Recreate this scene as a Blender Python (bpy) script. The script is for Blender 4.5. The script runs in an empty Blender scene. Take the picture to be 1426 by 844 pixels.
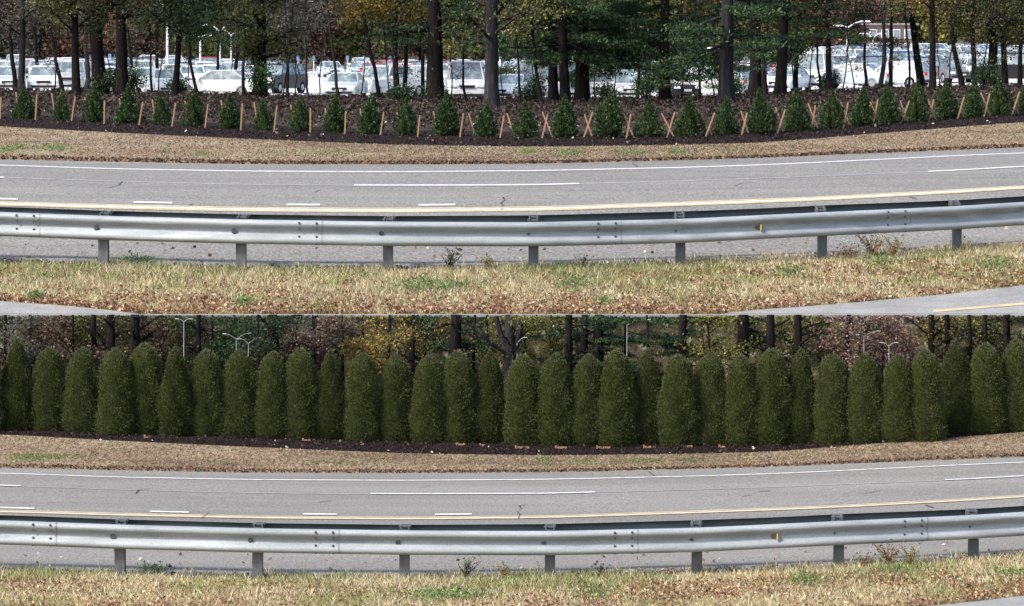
import bpy, math, random
import numpy as np
from math import radians

# ------------------------------------------------------------------ camera, sky, sun
F = 5000.0            # focal length in photo pixels (photo 1426 px wide)
HZ = 45.0             # image row of the horizon
CAMZ = 5.9
sc = bpy.context.scene
COL = sc.collection
cam_d = bpy.data.cameras.new("camera"); cam = bpy.data.objects.new("camera", cam_d); COL.objects.link(cam)
cam.location = (0, 0, CAMZ); cam.rotation_euler = (radians(90), 0, 0)
cam_d.sensor_fit = 'HORIZONTAL'; cam_d.sensor_width = 36; cam_d.lens = 36*F/1426
cam_d.shift_y = (HZ-422)/1426.0
cam_d.clip_start = 0.5; cam_d.clip_end = 6000
sc.camera = cam
world = bpy.data.worlds.new("World"); sc.world = world; world.use_nodes = True
SUN_EL, SUN_AZ = radians(45), radians(-58)       # sun stands behind the camera, to its left
nt = world.node_tree; sky = nt.nodes.new('ShaderNodeTexSky'); sky.sky_type = 'NISHITA'; sky.sun_disc = False
sky.sun_elevation = SUN_EL; sky.sun_rotation = radians(180+58); sky.dust_density = 3.0; sky.air_density = 1.0
bg = nt.nodes['Background']; bg.inputs[1].default_value = 0.15
nt.links.new(sky.outputs[0], bg.inputs[0])
sd = bpy.data.lights.new("sun", 'SUN'); sun = bpy.data.objects.new("sun", sd); COL.objects.link(sun)
sd.energy = 2.4; sd.angle = radians(9); sd.color = (1.0, 0.955, 0.9)
sun.rotation_euler = (radians(90)-SUN_EL, 0, SUN_AZ)
vs = sc.view_settings; vs.view_transform = 'Standard'; vs.look = 'None'; vs.gamma = 1; vs.exposure = 0.9
vs.use_curve_mapping = False

rng = np.random.default_rng(7); random.seed(7)
def srgb(r, g, b):
    return tuple(((c/255)/12.92 if c/255 <= .04045 else ((c/255+.055)/1.055)**2.4) for c in (r, g, b))

# ------------------------------------------------------------------ materials
def new_mat(name, rough=.8, metal=0., spec=.3):
    m = bpy.data.materials.new(name); m.use_nodes = True
    b = m.node_tree.nodes['Principled BSDF']
    b.inputs['Roughness'].default_value = rough; b.inputs['Metallic'].default_value = metal
    b.inputs['Specular IOR Level'].default_value = spec
    return m, m.node_tree, b
def noise_mat(name, cols, scale=5, detail=6, rough=.85, metal=0., spec=.3, stretch=(1, 1, 1), bump=0., bscale=None, fine=None, dist=0., big=None):
    """cols: list of (position, rgb) ramp of object-space noise; fine=(scale, stretch, amount) multiplies by a second grain."""
    m, t, b = new_mat(name, rough, metal, spec)
    N, L = t.nodes, t.links
    tc = N.new('ShaderNodeTexCoord'); mp = N.new('ShaderNodeMapping'); mp.inputs['Scale'].default_value = stretch
    L.new(tc.outputs['Object'], mp.inputs[0])
    n = N.new('ShaderNodeTexNoise'); n.inputs['Scale'].default_value = scale; n.inputs['Detail'].default_value = detail
    n.inputs['Roughness'].default_value = .62; n.inputs['Distortion'].default_value = dist
    L.new(mp.outputs[0], n.inputs['Vector'])
    r = N.new('ShaderNodeValToRGB'); e = r.color_ramp.elements
    while len(e) > 1: e.remove(e[0])
    e[0].position = cols[0][0]; e[0].color = (*cols[0][1], 1)
    for p, c in cols[1:]:
        q = e.new(p); q.color = (*c, 1)
    L.new(n.outputs[0], r.inputs[0]); out = r.outputs[0]
    if fine:
        mp2 = N.new('ShaderNodeMapping'); mp2.inputs['Scale'].default_value = fine[1]; L.new(tc.outputs['Object'], mp2.inputs[0])
        n2 = N.new('ShaderNodeTexNoise'); n2.inputs['Scale'].default_value = fine[0]; n2.inputs['Detail'].default_value = 3
        L.new(mp2.outputs[0], n2.inputs['Vector'])
        mr = N.new('ShaderNodeMapRange'); mr.inputs[1].default_value = .3; mr.inputs[2].default_value = .7
        mr.inputs[3].default_value = 1-fine[2]; mr.inputs[4].default_value = 1+fine[2]
        L.new(n2.outputs[0], mr.inputs[0])
        vm = N.new('ShaderNodeVectorMath'); vm.operation = 'SCALE'; L.new(out, vm.inputs[0]); L.new(mr.outputs[0], vm.inputs['Scale'])
        out = vm.outputs[0]
    if big:
        mp4 = N.new('ShaderNodeMapping'); mp4.inputs['Scale'].default_value = big[1]; L.new(tc.outputs['Object'], mp4.inputs[0])
        n4 = N.new('ShaderNodeTexNoise'); n4.inputs['Scale'].default_value = big[0]; n4.inputs['Detail'].default_value = 4; L.new(mp4.outputs[0], n4.inputs['Vector'])
        mr4 = N.new('ShaderNodeMapRange'); mr4.inputs[1].default_value = .35; mr4.inputs[2].default_value = .65; mr4.inputs[3].default_value = 1-big[2]; mr4.inputs[4].default_value = 1+big[2]
        L.new(n4.outputs[0], mr4.inputs[0]); vm4 = N.new('ShaderNodeVectorMath'); vm4.operation = 'SCALE'; L.new(out, vm4.inputs[0]); L.new(mr4.outputs[0], vm4.inputs['Scale']); out = vm4.outputs[0]
    L.new(out, b.inputs['Base Color'])
    if bump:
        n3 = N.new('ShaderNodeTexNoise'); n3.inputs['Scale'].default_value = bscale or scale*4; n3.inputs['Detail'].default_value = 5
        L.new(mp.outputs[0], n3.inputs['Vector'])
        bp = N.new('ShaderNodeBump'); bp.inputs['Strength'].default_value = bump; bp.inputs['Distance'].default_value = .05
        L.new(n3.outputs[0], bp.inputs['Height']); L.new(bp.outputs[0], b.inputs['Normal'])
    return m
def leaf_mat(name, rough=.6, transl=.25, spec=.25):
    m, t, b = new_mat(name, rough, 0, spec)
    a = t.nodes.new('ShaderNodeAttribute'); a.attribute_name = 'Col'
    t.links.new(a.outputs['Color'], b.inputs['Base Color'])
    tr = t.nodes.new('ShaderNodeBsdfTranslucent'); t.links.new(a.outputs['Color'], tr.inputs[0])
    mx = t.nodes.new('ShaderNodeMixShader'); mx.inputs[0].default_value = transl
    t.links.new(b.outputs[0], mx.inputs[1]); t.links.new(tr.outputs[0], mx.inputs[2])
    t.links.new(mx.outputs[0], t.nodes['Material Output'].inputs[0])
    return m
M = {}
M['leaf'] = leaf_mat('foliage')
M['scale_leaf'] = leaf_mat('scale_foliage', .95, .1, .03)
M['dryleaf'] = leaf_mat('dry_leaves', .8, .15)
M['road'] = noise_mat('asphalt', [(.25, (.16, .153, .138)), (.5, (.193, .185, .168)), (.75, (.225, .216, .197))], scale=.6, detail=8,
                      rough=.9, stretch=(.25, .9, 1), fine=(26, (1, .22, 1), .4), dist=.3, big=(.5, (.06, 1, 1), .1))
M['road_fine'] = noise_mat('fine_asphalt', [(.25, (.16, .153, .138)), (.5, (.193, .185, .168)), (.75, (.222, .213, .195))], scale=.6, detail=8,
                      rough=.9, stretch=(.25, .9, 1), fine=(46, (1, .35, 1), .32), dist=.3, big=(1., (.06, 1, 1), .1))
M['path'] = noise_mat('concrete_path', [(.3, (.2, .198, .19)), (.7, (.29, .285, .275))], scale=2, detail=8, rough=.9, fine=(40, (1, .3, 1), .15))
M['lot'] = noise_mat('pale_lot', [(.3, (.42, .42, .42)), (.7, (.6, .6, .6))], scale=.3, detail=5, rough=.9)
M['verge'] = noise_mat('dry_verge', [(.3, (.12, .08, .035)), (.45, (.25, .17, .08)), (.6, (.3, .24, .11)), (.75, (.13, .15, .04))], scale=3, detail=10,
                       rough=1, stretch=(1, .5, 1), fine=(30, (1, .4, 1), .5))
M['lawn'] = noise_mat('autumn_lawn', [(.3, (.1, .065, .045)), (.42, (.18, .125, .08)), (.56, (.24, .185, .12)), (.66, (.2, .165, .095)), (.78, (.12, .13, .055))], scale=.9, detail=10,
                      rough=1, stretch=(.35, .8, 1), fine=(22, (1, .22, 1), .55))
M['mulch'] = noise_mat('dark_mulch', [(.3, (.008, .005, .005)), (.6, (.02, .013, .012)), (.8, (.036, .025, .023))], scale=9, detail=8, rough=1,
                       bump=.6, fine=(30, (1, .3, 1), .5), spec=.1)
M['litter'] = noise_mat('leaf_litter', [(.3, (.018, .012, .009)), (.5, (.045, .028, .022)), (.65, (.08, .05, .038)), (.8, (.13, .09, .07))], scale=3, detail=10,
                        rough=1, stretch=(1, .35, 1), fine=(14, (1, .3, 1), .5), spec=.1)  # tones dimmed so the floor carries the shade of the crowns
M['soil'] = noise_mat('soil', [(.3, (.04, .035, .02)), (.7, (.09, .08, .05))], scale=.5, rough=1)
M['white_line'] = noise_mat('white_paint', [(.3, (.36, .36, .34)), (.45, (.58, .58, .56)), (.7, (.68, .68, .66))], scale=9, stretch=(1, .4, 1), rough=.6)
M['worn_line'] = noise_mat('worn_seam', [(.35, (.22, .22, .217)), (.65, (.3, .298, .29))], scale=5, stretch=(1, .4, 1), rough=.8)
M['yellow_line'] = noise_mat('yellow_paint', [(.25, (.36, .3, .2)), (.6, (.56, .44, .24))], scale=4, stretch=(1, .4, 1), rough=.6)
M['gap_line'] = noise_mat('paint_gap', [(.3, (.45, .44, .4)), (.6, (.58, .55, .48))], scale=5, rough=.8)
M['crack'] = noise_mat('crack_seal', [(.3, (.05, .05, .05)), (.7, (.1, .1, .1))], scale=9, rough=.9)
M['steel'] = noise_mat('galvanized_steel', [(.28, (.22, .24, .245)), (.4, (.29, .315, .32)), (.55, (.35, .375, .385)), (.75, (.45, .475, .485))], scale=4, detail=8, rough=.7, metal=.3,
                       spec=.5, stretch=(.3, 1, 2.5), fine=(60, (1, 1, 1), .12))
M['steel_shaded'] = noise_mat('shaded_inner_steel', [(.3, (.06, .075, .08)), (.7, (.13, .155, .16))], scale=5, rough=.6, metal=.2, stretch=(.3, 1, 2))  # shade on the far beam's inner face, painted in as darker steel
M['lap'] = noise_mat('lap_edge', [(.3, (.2, .21, .21)), (.7, (.3, .31, .31))], scale=5, rough=.6, metal=.3)
M['post'] = noise_mat('weathered_post', [(.3, (.09, .095, .1)), (.7, (.17, .175, .18))], scale=10, detail=8, rough=.55, metal=.4, stretch=(1, 1, .4))
M['bolt'] = noise_mat('dark_bolt', [(.3, (.06, .065, .07)), (.7, (.13, .135, .14))], scale=20, rough=.5, metal=.5)
M['reflector'] = noise_mat('amber_reflector', [(.3, (.55, .33, .05)), (.7, (.65, .42, .08))], scale=20, rough=.3)
M['bark'] = noise_mat('bark', [(.3, (.007, .006, .006)), (.55, (.016, .013, .013)), (.8, (.04, .034, .033))], scale=3.5, detail=8, rough=1, stretch=(2.2, 2.2, .35),
                      bump=.8, spec=.1)
M['bark_grey'] = noise_mat('grey_bark', [(.3, (.014, .013, .014)), (.55, (.035, .033, .035)), (.8, (.085, .08, .08))], scale=3.5, detail=8, rough=1,
                           stretch=(2.2, 2.2, .35), bump=.8, spec=.1)
M['wood'] = noise_mat('pale_stake_wood', [(.3, (.26, .155, .085)), (.7, (.38, .235, .135))], scale=6, stretch=(3, 3, .3), rough=.8)
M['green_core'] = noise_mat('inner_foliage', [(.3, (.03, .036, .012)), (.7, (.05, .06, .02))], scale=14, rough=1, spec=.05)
M['wall'] = noise_mat('mottled_backdrop_wall', [(.3, (.015, .018, .009)), (.42, (.045, .038, .026)), (.5, (.12, .095, .06)), (.56, (.09, .1, .04)), (.62, (.3, .28, .22))], scale=5, detail=10, stretch=(1, 1, 1.), rough=1, spec=.1)  # tones imitate light gaps and foliage seen between the lower trunks
M['nosing'] = noise_mat('terrace_concrete', [(.3, (.2, .2, .19)), (.7, (.3, .3, .28))], scale=5, rough=.9)
M['lamp_white'] = noise_mat('white_lamp_paint', [(.3, (.62, .64, .66)), (.7, (.75, .76, .78))], scale=3, rough=.5)
M['lamp_dull'] = noise_mat('dull_lamp_paint', [(.3, (.3, .31, .32)), (.7, (.42, .43, .44))], scale=3, rough=.6)
M['glass'] = noise_mat('car_glass', [(.3, (.05, .075, .085)), (.5, (.16, .21, .23)), (.7, (.4, .46, .48))], scale=2.2, rough=.15, spec=1.0)  # pale end of the ramp paints sky reflection into the glass
M['tyre'] = noise_mat('tyre_rubber', [(.3, (.012, .012, .013)), (.7, (.025, .025, .027))], scale=9, rough=.9)
M['rim'] = noise_mat('wheel_rim', [(.3, (.3, .3, .32)), (.7, (.5, .5, .52))], scale=9, rough=.35, metal=.7)
M['trim'] = noise_mat('black_trim', [(.3, (.012, .012, .012)), (.7, (.03, .03, .03))], scale=9, rough=.6)
M['headlight'] = noise_mat('headlight_lens', [(.3, (.6, .65, .7)), (.7, (.8, .82, .85))], scale=9, rough=.15, spec=.8)
M['taillight'] = noise_mat('taillight_lens', [(.3, (.4, .02, .015)), (.7, (.55, .04, .03))], scale=9, rough=.25)
M['plate'] = noise_mat('plate_metal', [(.3, (.5, .5, .48)), (.7, (.6, .6, .58))], scale=9, rough=.4)
M['brick'] = noise_mat('brick_wall', [(.3, (.15, .10, .09)), (.7, (.22, .16, .14))], scale=1.2, detail=8, rough=.9)
M['window'] = noise_mat('window_glass', [(.3, (.1, .13, .16)), (.7, (.25, .3, .34))], scale=1, rough=.15, spec=.9)
M['blue_sign'] = noise_mat('blue_sign', [(.3, (.12, .2, .4)), (.7, (.16, .26, .48))], scale=4, rough=.5)
PAINT = {'white': (.78, .79, .8), 'silver': (.58, .6, .61), 'grey': (.16, .17, .18), 'black': (.018, .019, .022), 'blue': (.04, .1, .26), 'red': (.4, .025, .03),
         'teal': (.04, .3, .3), 'pale blue': (.56, .64, .7), 'dark blue': (.02, .035, .09)}
for k, c in PAINT.items():
    M['paint_'+k] = noise_mat('car_paint_'+k.replace(' ', '_'), [(.3, tuple(x*.9 for x in c)), (.7, tuple(min(x*1.05, .85) for x in c))], scale=.8, rough=.22, metal=.15, spec=.6)

# ------------------------------------------------------------------ object helpers
def link(o, parent=None):
    COL.objects.link(o)
    if parent: o.parent = parent
    return o
def tag(o, label=None, cat=None, group=None, kind=None):
    if label: o['label'] = label
    if cat: o['category'] = cat
    if group: o['group'] = group
    if kind: o['kind'] = kind
    return o
def empty(name, loc=(0, 0, 0), rz=0, rx=0, ry=0):
    o = bpy.data.objects.new(name, None); o.location = loc; o.rotation_euler = (rx, ry, rz); o.empty_display_size = .2
    return link(o)
def np_mesh(name, V, Fq, mat, col=None, smooth=False, midx=None):
    """V (n,3); Fq (m,4) or (m,3) int array; col (m,3) colour of each face."""
    V = np.asarray(V, dtype=np.float32); Fq = np.asarray(Fq, dtype=np.int32)
    me = bpy.data.meshes.new(name); me.vertices.add(len(V)); me.vertices.foreach_set('co', V.ravel())
    k = Fq.shape[1]; me.loops.add(Fq.size); me.loops.foreach_set('vertex_index', Fq.ravel())
    me.polygons.add(len(Fq)); me.polygons.foreach_set('loop_start', np.arange(0, Fq.size, k, dtype=np.int32))
    if smooth: me.polygons.foreach_set('use_smooth', np.ones(len(Fq), dtype=bool))
    for m in (mat if isinstance(mat, (list, tuple)) else [mat]): me.materials.append(m)
    if midx is not None: me.polygons.foreach_set('material_index', np.asarray(midx, dtype=np.int32))
    me.update(calc_edges=True); me.validate()
    if col is not None:
        a = me.color_attributes.new('Col', 'FLOAT_COLOR', 'CORNER')
        c = np.ones((len(Fq), 4), dtype=np.float32); c[:, :3] = col
        a.data.foreach_set('color', np.repeat(c, k, axis=0).ravel())
    return me
def obj(name, me, parent=None): return link(bpy.data.objects.new(name, me), parent)
class MB:
    """collects quads (and degenerate quads) of boxes, tubes, lofts for one mesh"""
    def __init__(s): s.v = []; s.f = []; s.n = 0; s.mi = []
    def add(s, V, Fq, mi=0):
        V = np.asarray(V, float); s.v.append(V); Fq = np.asarray(Fq, int)
        if Fq.shape[1] == 3: Fq = np.concatenate([Fq, Fq[:, 2:3]], axis=1)
        s.f.append(Fq+s.n); s.n += len(V); s.mi += [mi]*len(Fq); return s
    def box(s, c, d, mi=0, rz=0, top=(1, 1), R=None):
        x, y, z = [q/2 for q in d]; t = top
        V = np.array([(-x, -y, -z), (x, -y, -z), (x, y, -z), (-x, y, -z), (-x*t[0], -y*t[1], z), (x*t[0], -y*t[1], z), (x*t[0], y*t[1], z), (-x*t[0], y*t[1], z)])
        if R is not None: V = V@np.asarray(R).T
        if rz: cz, sz = math.cos(rz), math.sin(rz); V = V@np.array([(cz, sz, 0), (-sz, cz, 0), (0, 0, 1)])
        return s.add(V+np.array(c), [(0, 3, 2, 1), (4, 5, 6, 7), (0, 1, 5, 4), (1, 2, 6, 5), (2, 3, 7, 6), (3, 0, 4, 7)], mi)
    def tube(s, P, r, k=6, mi=0):
        P = np.asarray(P, float); r = np.broadcast_to(np.asarray(r, float), (len(P),)); n = len(P)
        T = np.gradient(P, axis=0); T /= np.linalg.norm(T, axis=1, keepdims=True)+1e-9
        up = np.array([0, 0, 1.]) if abs(T[0][2]) < .9 else np.array([1., 0, 0])
        A = np.cross(T, up); A /= np.linalg.norm(A, axis=1, keepdims=True)+1e-9; B = np.cross(T, A)
        th = np.arange(k)*2*math.pi/k
        V = P[:, None]+r[:, None, None]*(np.cos(th)[None, :, None]*A[:, None]+np.sin(th)[None, :, None]*B[:, None])
        i = np.arange(n-1)[:, None]*k; j = np.arange(k)[None]; j2 = (j+1) % k
        Fq = np.stack([i+j, i+j2, i+k+j2, i+k+j], -1).reshape(-1, 4)
        s.add(V.reshape(-1, 3), Fq, mi)
        # cap both ends with fans
        s.add(np.vstack([P[-1:], V[-1]]), [(0, 1+a, 1+(a+1) % k) for a in range(k)], mi)
        s.add(np.vstack([P[:1], V[0]]), [(0, 1+(a+1) % k, 1+a) for a in range(k)], mi)
        return s
    def build(s, name, mat, parent=None, smooth=False):
        V = np.vstack(s.v); Fq = np.vstack(s.f)
        me = bpy.data.meshes.new(name)
        faces = [tuple(dict.fromkeys(q)) for q in Fq.tolist()]
        keep = [i for i, f in enumerate(faces) if len(f) > 2]
        me.from_pydata(V.tolist(), [], [faces[i] for i in keep])
        for m in (mat if isinstance(mat, (list, tuple)) else [mat]): me.materials.append(m)
        me.polygons.foreach_set('material_index', [s.mi[i] for i in keep])
        if smooth: me.polygons.foreach_set('use_smooth', [True]*len(keep))
        me.update()
        return obj(name, me, parent)
ORD = ['', 'first', 'second', 'third', 'fourth', 'fifth', 'sixth', 'seventh', 'eighth', 'ninth', 'tenth', 'eleventh', 'twelfth', 'thirteenth', 'fourteenth', 'fifteenth',
       'sixteenth', 'seventeenth', 'eighteenth', 'nineteenth']
TENS = {2: 'twenty', 3: 'thirty', 4: 'forty'}
def ordinal(n):
    if n < 20: return ORD[n]
    t, u = divmod(n, 10)
    return (TENS[t][:-1]+'ieth') if u == 0 else TENS[t]+'-'+ORD[u]

# ------------------------------------------------------------------ terrain rows
XS = np.array([0, 143, 335, 540, 743, 948, 1060, 1146, 1334, 1426], float)
def curve(vals, xs=XS):
    xs = np.asarray(xs, float); vals = np.asarray(vals, float)
    # smoothed piecewise-linear curve with gentle straight ends
    g = np.arange(-1400, 2900, 10.)
    y = np.interp(g, xs, vals)
    sl, sr = (vals[1]-vals[0])/(xs[1]-xs[0]), (vals[-1]-vals[-2])/(xs[-1]-xs[-2])
    y = np.where(g < xs[0], vals[0]+sl*.6*np.maximum(g-xs[0], -900), y); y = np.where(g > xs[-1], vals[-1]+sr*.6*np.minimum(g-xs[-1], 900), y)
    k = np.hanning(15); k /= k.sum(); y = np.convolve(np.pad(y, 7, mode='edge'), k, 'valid')
    return lambda x: np.interp(x, g, y)
CV = dict(
    ground=curve([368, 371, 376, 377, 374, 368, 364, 360, 349, 343]),
    yellow=curve([283, 287, 291, 292.5, 290.5, 283.6, 279.5, 276, 266, 260]),
    lane=curve([247, 252, 257, 258.5, 258, 252, 248.5, 245, 237.5, 232]),
    white=curve([230, 235, 238.5, 239.5, 238, 233.5, 230, 226, 217, 213]),
    redge=curve([222, 225, 228.5, 229, 228, 223, 220, 216, 209, 205]),
    mfront=curve([176, 184, 193, 201.5, 204.5, 202, 199, 192, 177, 170]),
    mback=curve([162, 168, 177, 186, 189.5, 187.5, 184, 177, 162, 156]),
    lotfront=curve([131, 134, 137, 141, 143, 141, 137, 132, 126, 124]),
    lotback=curve([97, 97, 99, 100, 99, 96, 90, 82, 76, 80]),
    treeline=curve([93, 93, 95, 96, 95, 92, 86, 78, 72, 76]),
)
top_near = curve([295, 300.5, 305.5, 308.6, 309.5, 305, 299.5, 295.5, 287, 281])
bot_near = curve([327, 334, 338.5, 342, 343.3, 338, 333, 329, 317.6, 311])
top_far = curve([288, 293.5, 298.6, 301, 300, 294.5, 290.5, 286, 279, 273])
P_edge = curve([419, 428, 444, 470, 470, 437, 430.5, 425, 408, 396.5], [0, 120, 250, 400, 800, 1000, 1060, 1146, 1334, 1426])

def W(px, py, D): return np.stack([(np.asarray(px)-713)*D/F+0*np.asarray(py), D+0*np.asarray(px, float), CAMZ-(np.asarray(py)-HZ)*D/F], -1)
PXS = np.concatenate([np.arange(-1300, -60, 80.), np.arange(-60, 1500, 20.), np.arange(1500, 2750, 80.)])
class Terrain:
    def __init__(s, rows, dx=0, dy=0):
        s.names = []; s.P = []
        for name, cf, Dc, ex in rows:
            y = (cf(PXS-dx)+dy) if callable(cf) else np.full(len(PXS), float(cf))
            yc = float(cf(700)+dy) if callable(cf) else float(cf)
            D = Dc*np.clip((yc-HZ)/np.maximum(y-HZ, 5), .5, 2)**ex
            s.names.append(name); s.P.append(W(PXS, y, D))
        s.P = np.array(s.P)       # rows, cols, 3
    def col(s, px):
        i = np.clip(np.searchsorted(PXS, px)-1, 0, len(PXS)-2); t = (px-PXS[i])/(PXS[i+1]-PXS[i])
        return s.P[:, i]*(1-t)+s.P[:, i+1]*t
    def at(s, px, v):             # px and row coordinate -> point
        px = np.atleast_1d(np.asarray(px, float)); v = np.atleast_1d(np.asarray(v, float))+0*px; px = px+0*v
        i = np.clip(np.searchsorted(PXS, px)-1, 0, len(PXS)-2); t = ((px-PXS[i])/(PXS[i+1]-PXS[i]))[:, None]
        j = np.clip(np.floor(v).astype(int), 0, len(s.P)-2); u = (v-j)[:, None]
        a = s.P[j, i]*(1-t)+s.P[j, i+1]*t; b = s.P[j+1, i]*(1-t)+s.P[j+1, i+1]*t
        return a*(1-u)+b*u
    def pix(s, px, py):           # the ground point seen at a photo pixel
        c = s.col(px)
        ys = (CAMZ-c[:, 2])*F/c[:, 1]+HZ
        for j in range(len(c)-1):
            if ys[j] >= py >= ys[j+1]:
                Z0, D0 = CAMZ-c[j, 2], c[j, 1]; dZ = (CAMZ-c[j+1, 2])-Z0; dD = c[j+1, 1]-D0; k = (py-HZ)/F
                t = (k*D0-Z0)/(dZ-k*dD) if abs(dZ-k*dD) > 1e-9 else 0
                return c[j]+(c[j+1]-c[j])*min(max(t, 0), 1), j+min(max(t, 0), 1)
        return (c[0], 0.) if py > ys[0] else (c[-1], len(c)-1.)
    def height(s, px, D):         # ground z in column px at distance D
        c = s.col(px); return float(np.interp(D, c[:, 1], c[:, 2]))
    def row(s, name): return s.names.index(name)
    def sheet(s, name, v0, v1, mat, n=4, parent=None, x0=-1300, x1=2700, dz=0., rough=0., step=None):
        px = PXS[(PXS >= x0) & (PXS <= x1)] if step is None else np.arange(x0, x1+.1, step)
        if step is None: px = np.unique(np.concatenate([[x0], px, [x1]]))
        f0 = v0 if callable(v0) else (lambda x: v0+0*x); f1 = v1 if callable(v1) else (lambda x: v1+0*x)
        R = []
        for k in range(n+1):
            v = f0(px)+(f1(px)-f0(px))*k/n; R.append(s.at(px, v))
        V = np.array(R)
        V[..., 2] += dz
        if rough: V[1:-1, :, 2] += rng.normal(0, rough, V[1:-1, :, 2].shape)
        a = np.arange(n)[:, None]*len(px)+np.arange(len(px)-1)[None]
        Fq = np.stack([a, a+1, a+len(px)+1, a+len(px)], -1).reshape(-1, 4)
        return obj(name, np_mesh(name, V.reshape(-1, 3), Fq, mat, smooth=True), parent)
# upper terrace (upper half of the photograph)
UP = Terrain([('edge', 437, 54.3, 0), ('ground', CV['ground'], 57.2, .5), ('yellow', CV['yellow'], 66, .5), ('lane', CV['lane'], 73.5, .5), ('white', CV['white'], 79, .5),
              ('redge', CV['redge'], 82, .5), ('mfront', CV['mfront'], 87, .4), ('mback', CV['mback'], 90, .4), ('lotfront', CV['lotfront'], 188, 0),
              ('lotback', CV['lotback'], 400, 0), ('treeline', CV['treeline'], 470, 0)])
fl = lambda y: CAMZ*F/(y-HZ)
LO = Terrain([('near', 2400, fl(2400), 0), ('front', 1000, fl(1000), 0), ('bottom', 872, fl(872), 0), ('ground', CV['ground'], fl(804), .6), ('yellow', CV['yellow'], fl(721), .6), ('lane', CV['lane'], fl(688.5), .6),
              ('white', CV['white'], fl(668.5), .6), ('redge', CV['redge'], fl(658.5), .6), ('mfront', CV['mfront'], fl(635), .5), ('mback', CV['mback'], fl(619), .5)],
             dx=23, dy=430)
# rows given in lower picture space need no shift
for nm, yy in (('near', 2400), ('front', 1000), ('bottom', 872)):
    LO.P[LO.row(nm)] = W(PXS, np.full(len(PXS), float(yy)), fl(yy))
LO.P = np.concatenate([LO.P, LO.P[-1:]], 0); LO.names.append('wallfoot')
LO.P[-1] = np.stack([(PXS-713)*55.2/F, np.full(len(PXS), 55.2), np.full(len(PXS), 0.0)], -1)

base = MB().add([(-2500, -400, -1.2), (2500, -400, -1.2), (2500, 4500, -1.2), (-2500, 4500, -1.2)], [(0, 1, 2, 3)]).build('ground', M['soil'])
tag(base, kind='structure')

def vsolve(T, r0, r1, ycurve):
    """row coordinate between rows r0 and r1 where the sheet meets a given curve"""
    def f(px):
        out = []
        for x in np.atleast_1d(px):
            c = T.col(x); y0 = (CAMZ-c[r0, 2])*F/c[r0, 1]+HZ; y1 = (CAMZ-c[r1, 2])*F/c[r1, 1]+HZ; y = ycurve(x)
            if y >= y0: out.append(r0); continue
            k = (y-HZ)/F; Z0, D0 = CAMZ-c[r0, 2], c[r0, 1]; dZ = CAMZ-c[r1, 2]-Z0; dD = c[r1, 1]-D0
            out.append(r0+(r1-r0)*min(max((k*D0-Z0)/(dZ-k*dD), 0), 1))
        return np.array(out)
    return f

def line_strip(T, name, row, px0, px1, hw, mat, parent, off=0., dz=.006, step=12):
    """painted strip along a terrain row; hw = half width in metres across, off = shift across in metres"""
    px = np.linspace(px0, px1, max(2, int(abs(px1-px0)/step)+1))
    c = T.at(px, row); a = T.at(px, row-1); b = T.at(px, row+1)
    def shift(d):
        q = b if d > 0 else a
        L = np.linalg.norm(q-c, axis=1)[:, None]
        return c+(q-c)/L*abs(d)
    lo, hi = shift(off-hw), shift(off+hw)
    V = np.vstack([lo, hi]); V[:, 2] += dz; n = len(px); i = np.arange(n-1)
    return obj(name, np_mesh(name, V, np.stack([i, i+1, i+n+1, i+n], -1), mat), parent)

def crack(T, pts, r, parent, w=.02):
    """tar-dark crack running across the asphalt"""
    V = []
    for x, y in pts:
        p, _ = T.pix(x, y); V.append(p)
    V = np.array(V); V[:, 2] += .009; A = V.copy(); B = V.copy(); A[:, 0] -= w; B[:, 0] += w; A[:, 1] -= w*3; B[:, 1] += w*3
    n = len(V); i = np.arange(n-1)
    return obj('crack', np_mesh('crack', np.vstack([A, B]), np.stack([i, i+1, i+n+1, i+n], -1), M['crack']), parent)

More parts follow.
